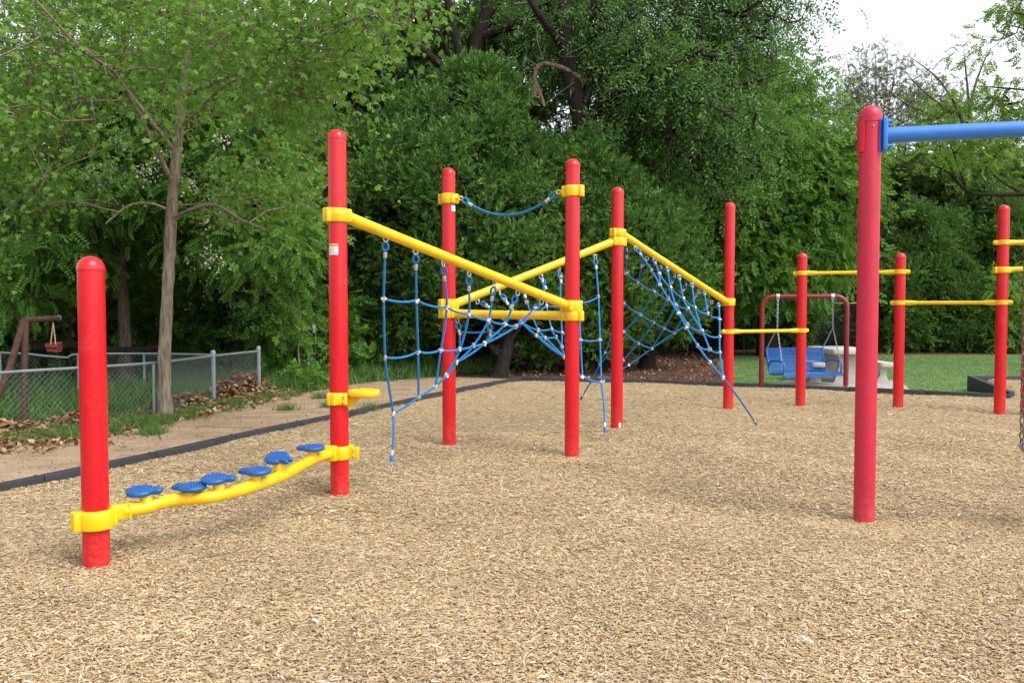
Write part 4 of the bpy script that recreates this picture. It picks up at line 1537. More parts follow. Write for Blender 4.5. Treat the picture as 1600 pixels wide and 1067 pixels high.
# ------------------------------------------------------------------ low vegetation and litter
def blades(name, P, hmean, mat, label, cat, w=.008, lean=.5, per=5, spread=.04):
    P = np.asarray(P)
    pos = np.repeat(P, per, 0)
    n = len(pos)
    pos = np.concatenate([pos + rng.normal(0, spread, (n, 2)), np.full((n, 1), -.01)], 1)
    d = np.stack([rng.normal(0, lean, n), rng.normal(0, lean, n), np.ones(n)], 1)
    X, Yv, Z = frames(d, rng.normal(0, 1, (n, 3)))
    t = np.array([[0, -.5, 0], [0, .5, 0], [.55, .35, .03], [.55, -.35, .03], [1, .05, .16], [1, -.05, .16]])
    q = np.array([[0, 1, 2, 3], [3, 2, 4, 5]])
    L = hmean * rng.uniform(.5, 1.5, n)
    W = w * rng.uniform(.6, 1.4, n)
    V = pos[:, None] + t[None, :, 0:1] * (L[:, None] * X)[:, None] + t[None, :, 1:2] * (W[:, None] * Yv)[:, None] + t[None, :, 2:3] * (L[:, None] * Z)[:, None]
    Q = q[None] + (np.arange(n) * 6)[:, None, None]
    r_ = np.repeat(np.clip(np.repeat(rng.uniform(.2, .8, len(P)), per) + rng.normal(0, .15, n), 0, 1), 2)
    o = np_obj(name, np_mesh(name, V.reshape(-1, 3), Q.reshape(-1, 4), M[mat], r_))
    return tag(o, label, cat, kind='stuff')

def poly_pts(poly, n, f=None):
    xs = [p[0] for p in poly]; ys = [p[1] for p in poly]
    P = np.stack([rng.uniform(min(xs), max(xs), n * 3), rng.uniform(min(ys), max(ys), n * 3)], 1)
    P = P[in_poly(P, poly)]
    if f is not None: P = P[f(P)]
    return P[:n]

strip = [grass_edge[0] + e0 * 5] + grass_edge[:6] + [fA[5] + Vector((.3, .4, 0)), fA[4] + Vector((-.3, .3, 0)), fA[3] + Vector((-.6, .3, 0)), fA[1] + Vector((-.8, .2, 0)), fA[0] + Vector((-2, 0, 0))]
patch = lambda P: lump(np.concatenate([P, np.zeros((len(P), 1))], 1), 3, 1.7) > -.35
Pg = poly_pts(strip, 9000, patch)
fringe = np.concatenate([np.array([[p.x, p.y]]) + rng.normal(0, .12, (26, 2)) for p in [a.lerp(b, t) for a, b in zip(grass_edge, grass_edge[1:]) for t in (0, .33, .66)]])
tuft = np.concatenate([np.array([[G(x, y).x, G(x, y).y]]) + rng.normal(0, .07, (40, 2)) for x, y in ((232, 678), (240, 676), (450, 640), (515, 635), (575, 640), (500, 622))])
blades('grass', np.concatenate([Pg, fringe, tuft]), .11, 'grass', 'short green grass between the dirt path and the fence', 'grass', per=5)
woods = [fA[5] + Vector((.2, .3, 0)), G(470, 612), G(560, 598), G(690, 586), G(760, 580), Vector((-.2, 25, 0)), Vector((-14, 25, 0)), Vector((-16, 12, 0)), fA[1] + Vector((-.5, .5, 0)), fA[3] + Vector((-.3, .5, 0))]
blades('weeds', poly_pts(woods, 11000, lambda P: lump(np.concatenate([P, np.zeros((len(P), 1))], 1), 9, 1.1) > -.5), .26, 'weed', 'tall shaded weeds and grass on the woodland floor', 'weeds', w=.018, per=5, spread=.09)
lw = poly_pts(lawn_poly, 30000, lambda P: (P[:, 0] < .75 * P[:, 1]))
blades('lawn_grass', lw, .03, 'lawnblade', 'mown green lawn beyond the play area', 'grass', w=.012, lean=.7, per=4, spread=.05)

def litter(name, P, zf, size, label):
    n = len(P)
    pos = np.concatenate([P, (zf(P) + rng.uniform(0, .03, n))[:, None]], 1)
    X, Yv, Z = frames(np.concatenate([rng.normal(0, 1, (n, 2)), rng.normal(0, .5, (n, 1))], 1), np.stack([rng.normal(0, .6, n), rng.normal(0, .6, n), np.ones(n)], 1))
    T = tpl([leaflet((-.5, 0, 0), (1, 0, 0), (0, 1, 0), 1, .55, .18)])
    V, Q = scatter(T[0], T[1], pos, X, Yv, Z, size * rng.uniform(.6, 1.3, n))
    o = np_obj(name, np_mesh(name, V, Q, M['litter'], rng.uniform(0, 1, n)))
    return tag(o, label, 'leaf litter', kind='stuff')
# pile along the fence between middle and end posts, thinner band on the left
seg = [(fA[2], .16, 1300, .35), (fA[3], .1, 900, .3), (fA[3].lerp(fA[4], .5), .22, 1800, .32), (fA[4] + Vector((.15, .15, 0)), .32, 2200, .3), (fA[4].lerp(fA[5], .6), .42, 2600, .3), (fA[5] + Vector((-.1, .2, 0)), .36, 1800, .25),
       (fA[1], .14, 1500, .5), (fA[0].lerp(fA[1], .5), .12, 1200, .6)]
PL, ZL = [], []
for c, h, n, s_ in seg:
    q = rng.normal(0, 1, (n, 2)) * s_
    PL.append(np.array([[c.x - .12, c.y + .25]]) + q)
    ZL.append(h * np.exp(-(q ** 2).sum(1) / (2 * (s_ * .8) ** 2)) * rng.uniform(.2, 1, n))
PL = np.concatenate(PL); ZL = np.concatenate(ZL)
litter('leaf_litter', PL, lambda P: ZL, .1, 'heap of dry brown leaves piled along the chain link fence')
Pm = poly_pts(under_poly, 5000, lambda P: (P[:, 1] < 29) & (P[:, 0] < 9))
litter('leaf_litter', Pm, lambda P: np.zeros(len(P)), .075, 'scattered dry leaves on dark earth under the evergreens')

path_poly = [p for p in curb_l] + list(reversed([grass_edge[0] + e0 * 9 + Vector((-1, 0, 0))] + grass_edge))
litter('leaf_litter', poly_pts(path_poly, 2600), lambda P: np.zeros(len(P)), .028, 'small dry leaf scraps scattered over the bare dirt path')
# ------------------------------------------------------------------ trees
def ground_at(px, Y):
    v = at(px, 560, Y); v.z = 0
    return v
def B(px, py, Y, rx, ry, rz, n): return (tuple(at(px, py, Y)), (rx, ry, rz), n)

# --- large leaved tree at the fence
Yt = 11.65
limbs = [([Vector((at(258, 655, Yt).x, Yt, -.1)), at(257, 560, Yt), at(262, 450, Yt), at(268, 340, Yt), at(275, 250, Yt), at(285, 150, Yt), at(298, 30, Yt), at(310, -120, Yt)], .086, .05),
         ([at(268, 330, Yt), at(235, 318, Yt - .2), at(200, 322, Yt - .5), at(165, 350, Yt - .8)], .022, .007),
         ([at(276, 240, Yt), at(170, 110, Yt - .5), at(90, 55, Yt - .9), at(40, 70, Yt - 1.2)], .035, .01),
         ([at(272, 290, Yt), at(190, 130, Yt - 1), at(130, 80, Yt - 1.8), at(55, 0, Yt - 2.2)], .03, .01),
         ([at(285, 150, Yt), at(380, 110, Yt - 1.2), at(470, 60, Yt - 2.4), at(590, 20, Yt - 3.2)], .03, .008),
         ([at(280, 200, Yt), at(370, 125, Yt - .8), at(450, 150, Yt - 1.6), at(530, 110, Yt - 2.0)], .025, .007),
         ([at(268, 340, Yt), at(330, 320, Yt - .4), at(380, 345, Yt - .6), at(420, 360, Yt - .7)], .03, .008)]
blobs = [B(190, 60, 12.4, 2.3, 1.5, 1.5, 270), B(420, 100, 10.2, 1.5, 1.3, 1.2, 210), B(40, 130, 10.6, 1.3, 1.3, 1.2, 130), B(520, 60, 9.2, .75, .8, .8, 90),
         B(400, 300, 11.9, 1.0, .7, .55, 70), B(90, 270, 12, 1.2, .9, .75, 90), B(600, 10, 8.4, .5, .4, .35, 28), B(280, -120, 11.5, 3, 2, 1.2, 200), B(30, 370, 11.4, .8, .7, .6, 45)]
pts, ow = blob_points(blobs, 11, .3, -.12, 2.2)
tree('maple_tree', ground_at(258, Yt), limbs, pts, ow, 'lf_maple', 'bark', 'slender tree with large lobed leaves and grey trunk rising at the fence', n_per=15, spread=.25, size=.075, T=T_MAPLE, up=.55, rnd=.55, flat=.8, rscale=.003, rmin=.003, grav=.25, step=.3, jitter=.035, rcap=.011)

# --- flowering locust behind it
Yl = 16.5
limbs = [([Vector((at(195, 600, Yl).x, Yl, -.1)), at(195, 520, Yl), at(190, 430, Yl), at(192, 340, Yl), at(197, 270, Yl), at(190, 150, Yl), at(200, 20, Yl)], .12, .06),
         ([at(191, 380, Yl), at(150, 340, Yl - .3), at(95, 330, Yl - .6), at(40, 300, Yl - 1)], .05, .012),
         ([at(194, 300, Yl), at(260, 250, Yl - .3), at(340, 230, Yl - .6)], .05, .015)]
blobs = [B(210, 230, 16.2, 2.6, 2, 1.7, 330), B(60, 300, 16, 2, 1.8, 1.6, 230), B(370, 330, 15.8, 1.5, 1.4, 1.1, 170), B(420, 385, 15.0, .7, .6, .4, 50), B(200, 60, 16.6, 3, 2, 1.6, 220), B(330, 180, 16, 1.6, 1.3, 1.1, 130), B(20, 440, 16.0, 1.2, 1, .8, 70)]
pts, ow = blob_points(blobs, 21, .35, -.4, 1.5)
loc = tree('locust_tree', ground_at(195, Yl), limbs, pts, ow, 'lf_locust', 'barkmid', 'locust tree with white hanging blossom behind the large leaved tree', n_per=11, spread=.3, size=.25, T=T_PINN, up=.7, rnd=.5, flat=.55, rscale=.006, grav=.3)
fl_c = []
for px, py in ((240, 268), (150, 272), (228, 278), (200, 232), (322, 335), (345, 325), (185, 215), (108, 235), (70, 228), (290, 290), (350, 215), (330, 400), (345, 412), (175, 265), (255, 240), (310, 415)):
    c = at(px, py, 14.7 + random.uniform(-.3, .3))
    for k in range(3): fl_c.append(c + Vector((random.uniform(-.12, .12), random.uniform(-.1, .1), random.uniform(-.08, .08))))
fc = np.array([tuple(c) for c in fl_c])
T_PETAL = tpl([leaflet((0, 0, 0), (1, 0, 0), (0, 1, 0), 1, .8, .2)])
foliage('blossom', fc, np.tile([[0, -.3, -.6]], (len(fc), 1)), 12, .06, .05, T_PETAL, M['blossom'], loc, .3, .9, 1.3)

# --- prototypes for the woodland behind
def wood_proto(name, label, leaf, bark, h=9, seed=0, n=420, n_per=12, T=T_TWIG, size=.27, low=.25, loc=(0, 0, 0), wid=1.0, spread=.42, rs=.012):
    x, y = loc[0], loc[1]
    l = [([Vector((x, y, -.1)), Vector((x + .15, y, h * .25)), Vector((x - .1, y + .1, h * .5)), Vector((x + .1, y, h * .8))], .17, .05)]
    for k in range(5):
        a = k * 1.3 + seed; z = h * (.25 + .1 * k)
        p = Vector((x, y, z))
        l.append(([p, p + Vector((math.cos(a) * .9, math.sin(a) * .9, .7)), p + Vector((math.cos(a) * 1.9, math.sin(a) * 1.9, 1.1))], .06, .02))
    bl = [((x, y, h * .68), (2.3 * wid, 2.3 * wid, h * .3), int(n * .4)), ((x + 1.1 * wid, y - .5, h * .45), (1.7 * wid, 1.6 * wid, h * .22), int(n * .22)), ((x - 1.2 * wid, y + .3, h * .48), (1.6 * wid, 1.7 * wid, h * .22), int(n * .2)),
          ((x, y - 1.0, h * low + .4), (1.9 * wid, 1.4, h * .14), int(n * .18))]
    pts, ow = blob_points(bl, 30 + seed, .4, -.3, 1.4)
    return tree(name, (x, y, 0), l, pts, ow, leaf, bark, label, n_per=n_per, spread=spread, size=size, T=T, rscale=rs, up=.7, rnd=.6, flat=.6, grav=.2)

gw = 'trees in the left woods behind the fence'
wa = ground_at(60, 21)
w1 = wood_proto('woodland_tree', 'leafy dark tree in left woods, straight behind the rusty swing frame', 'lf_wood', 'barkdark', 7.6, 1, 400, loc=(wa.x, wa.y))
w1['group'] = gw
wa = ground_at(345, 20)
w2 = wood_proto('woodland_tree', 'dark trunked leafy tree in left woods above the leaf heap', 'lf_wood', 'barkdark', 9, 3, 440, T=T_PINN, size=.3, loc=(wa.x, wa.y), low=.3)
w2['group'] = gw
for px, Y, s_, rz, src, lab in ((-150, 19, .8, 1.2, w2, 'leafy tree at the extreme left edge of the woods'), (150, 27, 1.15, 2.2, w1, 'tall tree deep in left woods behind the locust trunk'),
                               (270, 26, 1.1, 4.0, w2, 'leafy tree deep in left woods behind the grey trunk'), (440, 25, 1.0, .6, w1, 'shaded tree in woods left of the tallest left post'),
                               (540, 28, 1.2, 3.1, w1, 'background tree rising behind the left shoulder of the big evergreen'),
                               (380, 33, 1.35, 1.9, w2, 'far tree seen above the leaf heap in the left woods'), (640, 34, 1.3, 2.7, w2, 'far leafy tree between big evergreen and woods')):
    g = ground_at(px, Y)
    copy_tree(src, g, rz, s_, lab, gw)

# --- understory bushes (proto + copies)
def bush(name, label, leaf, loc, w, h, n, n_per, T, size, seed, group=None, spread=.25):
    x, y = loc.x, loc.y
    l = [([Vector((x, y, -.05)), Vector((x + .05, y, h * .3)), Vector((x, y + .05, h * .75))], .035, .012)]
    for k in range(4):
        a = k * 1.7 + seed
        l.append(([Vector((x, y, .02)), Vector((x + math.cos(a) * w * .3, y + math.sin(a) * w * .3, h * .4)), Vector((x + math.cos(a) * w * .6, y + math.sin(a) * w * .6, h * .75))], .025, .008))
    bl = [((x, y, h * .55), (w, w, h * .5), int(n * .6)), ((x + w * .5, y - .2, h * .35), (w * .6, w * .6, h * .33), int(n * .2)), ((x - w * .5, y - .1, h * .4), (w * .6, w * .6, h * .35), int(n * .2))]
    pts, ow = blob_points(bl, seed, .35, -.35, 2.2)
    pts[:, 2] = np.maximum(pts[:, 2], .06)
    return tree(name, (x, y, 0), l, pts, ow, leaf, 'barkmid', label, cat='bush', group=group, n_per=n_per, spread=spread, size=size, T=T, start=0, rscale=.005, rmin=.004, step=.3)
gb = 'bushes at the edge of the left woods'
bu = bush('bush', 'leafy bush under the trees, seen just left of the tallest left post', 'lf_locust', ground_at(470, 19), 1.1, 1.9, 150, 7, T_TWIG, .26, 61, gb)
for px, Y, s_, rz, lab in ((590, 20.5, 1.05, 2, 'leafy bush seen through the left part of the front rope net'), (655, 22, 1.1, 4, 'green bush behind the post with the small blue sticker'), (400, 22, 1.2, 1, 'bush in the shade right of the fence end post'),
                           (300, 20, 1.0, 3, 'bush behind the leaf heap beyond the fence'), (120, 19, 1.15, 5, 'bush in weeds right of the rusty swing frame'), (10, 20.5, 1.2, 2.6, 'bush at far left behind the farther fence'),
                           (200, 23, 1.3, 3.6, 'large bush behind the locust trunk'), (530, 24, 1.3, .4, 'shaded bush directly behind the tallest left post'), (-60, 17, 1.2, 1.4, 'bush partly outside the left edge of the photo')):
    copy_tree(bu, ground_at(px, Y), rz, s_, lab, gb)
sap = ground_at(470, 16.2)
sp0 = at(468, 560, 16.2)
pts, ow = blob_points([B(465, 510, 16.2, .28, .25, .35, 18), B(450, 385, 15.5, .35, .3, .22, 20), B(487, 590, 15.9, .2, .2, .22, 16)], 5, .2, -.9)
tree('sapling', sap, [([Vector((sap.x + .05, 16.2, -.05)), at(470, 585, 16.2), at(466, 545, 16.2), at(470, 500, 16.2), at(455, 400, 15.7)], .022, .01)], pts, ow, 'lf_lime', 'bark', 'thin bright green sapling left of the tallest left post', n_per=6, spread=.14, size=.2, T=T_TWIG, rscale=.004, rmin=.004, start=.2)

# fallen logs, stump
def log(pts, r0, r1, label, name='fallen_log', mat='barkdark', br=()):
    root = empty(name, (pts[0].x, pts[0].y, 0), label, 'log' if name != 'stump' else 'stump')
    path = cm(pts, 6); m = len(path)
    mb = MB(); mb.tube(path, [r0 + (r1 - r0) * i / (m - 1) for i in range(m)], 12)
    mb.v = [tuple(np.array(v) + rng.normal(0, .008, 3)) for v in mb.v]
    t_ = mb.build('bole', M[mat], root, smooth=60)
    for b in br:
        mb = MB(); mb.tube(cm(b, 5), [.035 - .028 * i / (5 * (len(b) - 1)) for i in range(5 * (len(b) - 1) + 1)], 7); mb.build('dead_branch', M[mat], t_)
log([at(-60, 560, 17), at(40, 525, 17), at(120, 500, 17.3), at(185, 470, 17.6)], .16, .1, 'dark leaning dead trunk behind the rusty swing frame')
log([at(30, 545, 16), at(110, 540, 16.2), at(200, 548, 16.4), at(250, 542, 16.8)], .1, .05, 'thin dark fallen log lying low behind the farther fence', br=[[at(110, 540, 16.2), at(112, 490, 16.2), at(128, 430, 16.3), at(120, 390, 16.3)], [at(110, 538, 16.2), at(85, 480, 16.1), at(58, 420, 16.1)]])
log([at(598, 590, 20), at(603, 578, 20.3)], .22, .2, 'short dark stump in weeds seen through the front rope net', 'stump')

# --- big evergreens
def cedar(name, label, loc, h, w, seed, leaf='lf_cedar', n=900, n_per=13, size=.27, trunk_r=.18, lobes=5, group=None, open_base=.05, T=T_FEATH, peak=1.0, spread=.17, bark='barkdark'):
    x, y = loc[0], loc[1]
    P, O = [], []
    r_ = np.random.default_rng(seed)
    def spindle(cx, cy, z0, z1, rad, k):
        t = r_.uniform(0, 1, k * 2) ** .9
        prof = np.minimum(1, (t + .06) / .3) ** .6 * np.maximum(0, 1 - t ** 2.1) ** .62
        a = r_.uniform(0, 2 * np.pi, k * 2)
        d = np.stack([np.cos(a), np.sin(a), np.zeros(k * 2)], 1)
        p0 = np.stack([np.zeros(k * 2), np.zeros(k * 2), t * 4], 1) + d * 1.6
        bump = 1 + .36 * lump(p0, seed + 3, 2.1) + .15 * lump(p0, seed + 9, 5.0)
        u = .55 + .45 * r_.uniform(0, 1, k * 2) ** .5
        rr = rad * prof * bump * u
        p = np.stack([cx + np.cos(a) * rr, cy + np.sin(a) * rr, z0 + (z1 - z0) * t], 1)
        o = np.stack([np.cos(a), np.sin(a), .55 + .5 * t], 1)
        # gather the sprays into tufts, leaving darker hollows between
        nc = max(12, k // 19)
        cc = p[r_.permutation(len(p))[:nc]]
        dd = ((p[:, None, :] - cc[None]) ** 2).sum(-1)
        j = dd.argmin(1)
        v = p - cc[j]
        bough = np.clip(r_.normal(0, .2, nc), -.35, .45)
        p = cc[j] + v * .5 + unit(o)[:, :] * bough[j][:, None]
        o = o + unit(v + 1e-6) * .9 + np.array([0, 0, .25])
        keep = lump(p, seed + 21, 2.3) > -.55
        P.append(p[keep][:k]); O.append(unit(o[keep][:k]))
    spindle(x, y, h * open_base, h, w, int(n * .55))
    for i in range(lobes):
        a = i * 2 * math.pi / lobes + seed
        f = r_.uniform(.35, .6)
        spindle(x + math.cos(a) * w * f, y + math.sin(a) * w * f, h * open_base * r_.uniform(.6, 1.6), h * r_.uniform(.55, .85), w * r_.uniform(.45, .62), int(n * .45 / lobes))
    pts = np.concatenate(P); ow = np.concatenate(O)
    l = [([Vector((x, y, -.1)), Vector((x + .1, y, h * .2)), Vector((x, y, h * .55)), Vector((x, y, h * .9))], trunk_r, .03)]
    return tree(name, (x, y, 0), l, pts, ow, leaf, bark, label, group=group, n_per=n_per, spread=spread, size=size, T=T, up=.6, rnd=.75, flat=1.0, grav=-.12, rscale=.006, rmin=.006, twig_frac=.35, start=.1, clump_var=.5)

Yc = 21.0
g = ground_at(730, Yc)
cedar('cedar_tree', 'largest feathery evergreen, behind the two posts joined by a sagging rope', (g.x, g.y), H(112, Yc), 3.4, 3, n=3000, lobes=7, open_base=.12, trunk_r=.2)
g = ground_at(915, 20.6)
cedar('cedar_tree', 'dense evergreen right of the largest one, behind the two middle red posts', (g.x, g.y), H(222, 20.6), 2.1, 8, n=1800, lobes=4, open_base=.1)
g = ground_at(1010, 21.4)
cedar('cedar_tree', 'lighter feathery evergreen behind the rear descending beam', (g.x, g.y), H(258, 21.4), 1.5, 14, n=1200, lobes=3, open_base=.14)
g = ground_at(570, 22)
cedar('cedar_tree', 'shadowy evergreen behind the tallest left post', (g.x, g.y), H(205, 22), 1.9, 19, leaf='lf_hedge', n=1300, lobes=4, open_base=.14)
g = ground_at(830, 24.5)
cedar('cedar_tree', 'dark evergreen filling the gap behind two larger ones', (g.x, g.y), H(170, 24.5), 2.6, 25, leaf='lf_hedge', n=800, lobes=4, open_base=.05)
# visible leaning dark trunk at the evergreens' foot
b_ = at(780, 590, 18.8); b_.z = 0
pts, ow = blob_points([B(770, 470, 19.4, .6, .5, .3, 30)], 4, .2, -.9)
tree('cedar_trunk_tree', b_, [([Vector((b_.x, b_.y, -.05)), at(786, 565, 18.8), at(795, 530, 19), at(800, 480, 19.4), at(790, 400, 20)], .17, .09), ([at(786, 560, 18.8), at(770, 545, 18.9), at(755, 520, 19.2)], .07, .04), ([at(793, 540, 18.9), at(815, 505, 19), at(830, 470, 19.3)], .06, .03)], pts, ow, 'lf_cedar', 'barkdark', 'gnarled dark trunk at the foot of the largest evergreen', n_per=5, size=.4, T=T_FEATH, spread=.2)

# --- tall dark elms
Ye = 23.6
limbs = [([Vector((at(745, 560, Ye).x, Ye, -.1)), at(735, 300, Ye), at(728, 140, Ye), at(745, 80, Ye), at(765, 0, Ye), at(780, -120, Ye)], .3, .17),
         ([at(732, 120, Ye), at(712, 60, Ye), at(700, 0, Ye), at(690, -90, Ye)], .14, .08),
         ([at(728, 130, Ye), at(650, 70, Ye - .5), at(590, 0, Ye - 1)], .13, .05),
         ([at(750, 60, Ye), at(820, 30, Ye - 1), at(880, -20, Ye - 1.5)], .14, .05),
         ([at(700, 90, Ye), at(680, 40, Ye - .5), at(640, -40, Ye - .5)], .1, .05)]
blobs = [B(620, 40, 26, 2.6, 2, 2.2, 210), B(760, 0, 26, 3.4, 2, 1.9, 230), B(850, 90, 26, 1.8, 1.4, 1.3, 110), B(560, 150, 25.5, 1.6, 1.6, 1.5, 120), B(690, -140, 26, 4.5, 3, 2, 180)]
pts, ow = blob_points(blobs, 41, .3, .0, 1.5)
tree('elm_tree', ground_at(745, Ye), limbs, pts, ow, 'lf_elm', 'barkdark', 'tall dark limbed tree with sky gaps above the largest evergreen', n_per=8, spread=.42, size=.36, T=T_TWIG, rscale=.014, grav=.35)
Ye = 21.3
limbs = [([Vector((at(930, 560, Ye).x, Ye, -.1)), at(925, 380, Ye), at(912, 210, Ye), at(890, 110, Ye), at(882, 20, Ye), at(890, -120, Ye)], .3, .13),
         ([at(912, 205, Ye), at(945, 155, Ye - .3), at(1000, 130, Ye - .8), at(1060, 100, Ye - 1.5), at(1110, 70, Ye - 2)], .14, .02),
         ([at(945, 155, Ye - .3), at(1020, 100, Ye - 1), at(1090, 85, Ye - 1.5), at(1150, 100, Ye - 1.8), at(1190, 120, Ye - 2)], .08, .012),
         ([at(905, 190, Ye), at(960, 205, Ye - .5), at(1040, 200, Ye - 1), at(1105, 210, Ye - 1.4)], .08, .012),
         ([at(912, 180, Ye), at(930, 80, Ye), at(950, -20, Ye)], .11, .05),
         ([at(886, 80, Ye), at(840, 20, Ye - .6), at(800, -50, Ye - 1)], .12, .04),
         ([at(1040, 200, Ye - 1), at(1050, 215, Ye - 1.2), at(1035, 260, Ye - 1.4), at(1022, 275, Ye - 1.5)], .04, .01),
         ([at(1075, 160, Ye - 1.6), at(1110, 165, Ye - 2), at(1160, 195, Ye - 2.4)], .04, .012)]
blobs = [B(1010, 50, 22.2, 3.2, 2.6, 1.9, 480), B(1140, 40, 22, 2.0, 2, 1.9, 300), B(1060, 150, 21.2, 2.2, 2.2, 1.2, 300), B(900, 20, 23.5, 2.2, 1.6, 1.6, 150), B(1100, 240, 22.2, 1.7, 1.4, 1.4, 190), B(1100, -120, 22.5, 3.8, 3, 1.6, 260), B(980, 190, 22, 1.3, 1, .8, 70)]
pts, ow = blob_points(blobs, 47, .25, -.35, 1.5)
e2 = tree('elm_tree', ground_at(930, Ye), limbs, pts, ow, 'lf_elm', 'barkdark', 'huge spreading tree with dark limbs and fine leaves right of centre', n_per=9, spread=.4, size=.34, T=T_TWIG2, rscale=.011, grav=.5, jitter=.04)
# broken pale limb caught in its branches
brl = [at(906, 122, 21.2), at(872, 104, 21.15), at(845, 102, 21.3), at(836, 118, 21.3), at(838, 134, 21.3)]
mb = MB(); mb.tube(cm(brl, 5), [.07 - .0015 * i for i in range(21)], 9)
mb.tube(cm([brl[4], at(828, 158, 21.3), at(812, 174, 21.2)], 5), [.075 - .005 * i for i in range(11)], 8)
mb.tube(cm([brl[4], at(845, 150, 21.3), at(851, 167, 21.2)], 5), [.07 - .004 * i for i in range(11)], 8)
mb.v = [tuple(np.array(v) + rng.normal(0, .009, 3)) for v in mb.v]
mb.build('broken_limb', M['barkpale'], e2, smooth=60)
for k in range(34):
    mb = MB()
    p = at(random.uniform(780, 1140), random.uniform(0, 190), random.uniform(20.6, 21.8))
    a = random.uniform(-.6, .9)
    q1 = p + Vector((random.uniform(-.5, .5), random.uniform(-.3, .3), random.uniform(-.5, .1))); q2 = q1 + Vector((random.uniform(-.5, .5), random.uniform(-.3, .3), random.uniform(-.6, -.05)))
    mb.tube(cm([p, q1, q2], 4), [.014, .014, .013, .012, .011, .01, .009, .008, .006], 4)
    mb.build('dead_twig', M['barkgrey'], e2)

# --- lighter trees at right
Yr_ = 26.5
limbs = [([Vector((at(1200, 560, Yr_).x, Yr_, -.1)), at(1195, 430, Yr_), at(1205, 300, Yr_), at(1215, 180, Yr_)], .26, .08),
         ([at(1198, 380, Yr_), at(1150, 300, Yr_ - .6), at(1120, 240, Yr_ - 1)], .1, .03), ([at(1202, 340, Yr_), at(1260, 270, Yr_ - .5), at(1290, 220, Yr_ - .8)], .1, .03)]
blobs = [B(1200, 250, 26, 2.6, 2.2, 2.3, 430), B(1275, 330, 25.6, 1.6, 1.6, 2.1, 270), B(1120, 340, 25.4, 1.7, 1.5, 2.0, 240), B(1190, 420, 25.6, 2.0, 1.5, 1.1, 190), B(1290, 260, 26, .9, 1.1, 1.1, 110), B(1205, 150, 26.4, 1.3, 1.6, 1.2, 120)]
pts, ow = blob_points(blobs, 53, .4, -.4, 1.4)
tree('linden_tree', ground_at(1200, Yr_), limbs, pts, ow, 'lf_lime', 'barkdark', 'fresh green leafy tree left of the tall swing post', n_per=14, spread=.42, size=.3, T=T_TWIG, rscale=.008, grav=.35)
g = ground_at(1235, 27.5)
cedar('cedar_tree', 'feathery evergreen behind the maroon bench frame', (g.x, g.y), H(330, 27.5), 1.25, 31, n=700, lobes=3, open_base=.08)

# --- hedge of junipers beyond the lawn
gh = 'dark bushy evergreens beyond the lawn'
g = ground_at(1430, 30.5)
j1 = cedar('juniper_tree', 'broad dark bushy evergreen beyond lawn, right of the tall swing post', (g.x, g.y), H(322, 30.5), 2.0, 37, leaf='lf_hedge', n=1700, lobes=6, open_base=.0, size=.3, group=gh)
g = ground_at(1530, 31.5)
j2 = cedar('juniper_tree', 'dark evergreen beyond lawn left of the rightmost red post', (g.x, g.y), H(305, 31.5), 2.2, 41, leaf='lf_hedge', n=1700, lobes=6, open_base=.0, size=.3, group=gh)
for px, Y, s_, rz, src, lab in ((1345, 31.5, 1.0, 2, j2, 'dark evergreen hidden mostly behind the tall swing post'), (1620, 31, 1.0, 1, j1, 'dark evergreen at the right edge beyond the lawn'), (1490, 29.3, .62, 3, j1, 'small rounded evergreen at the lawn edge between two turning bar posts'),
                               (1400, 29.4, .55, 5, j2, 'low evergreen at lawn edge behind the bar post nearest the tall swing post'), (1590, 29.5, .6, 4, j2, 'low evergreen at lawn edge behind the rightmost red post'), (1290, 31.8, .8, 2.5, j1, 'evergreen in shade behind the picnic table'),
                               (1160, 31.6, .7, 1.1, j2, 'shaded evergreen behind the post with the low turning bar'), (1090, 30.2, .6, 4.2, j1, 'low shaded evergreen behind the dim tall fence'), (1720, 31, 1.0, 3, j2, 'evergreen just outside the right edge'), (1020, 29, .7, 2.2, j2, 'shaded evergreen seen through the rear rope net')):
    copy_tree(src, ground_at(px, Y), rz, s_, lab, gh)
g = ground_at(1560, 28.9)
bush('bush', 'light green leafy bush at lawn edge beside the rightmost red post', 'lf_lime', g, 1.0, 2.6, 130, 6, T_PINN, .42, 71, spread=.3)
g = ground_at(1398, 29.0)
bush('bush', 'olive green bush beyond the lawn just right of the tall swing post', 'lf_cedar', g, .8, 2.9, 120, 7, T_FEATH, .42, 73, spread=.25)

# --- background trees on the right
Yq = 36
g = ground_at(1440, Yq)
limbs = [([Vector((g.x, Yq, -.1)), at(1438, 400, Yq), at(1430, 300, Yq), at(1440, 220, Yq)], .25, .08), ([at(1432, 320, Yq), at(1480, 270, Yq), at(1530, 240, Yq)], .1, .03), ([at(1432, 330, Yq), at(1390, 270, Yq), at(1360, 240, Yq)], .1, .03)]
blobs = [B(1430, 310, 36, 2.6, 2, 1.8, 260), B(1540, 310, 36, 2.6, 2, 1.8, 240), B(1350, 310, 36, 2.0, 2, 1.9, 180), B(1630, 300, 36, 2.4, 2, 1.9, 180)]
pts, ow = blob_points(blobs, 57, .3, -.15, 1.3)
tree('background_tree', g, limbs, pts, ow, 'lf_wood', 'barkmid', 'muted green tree crown behind the blue swing beam', n_per=8, spread=.5, size=.4, T=T_TWIG, rscale=.012, grav=.2)
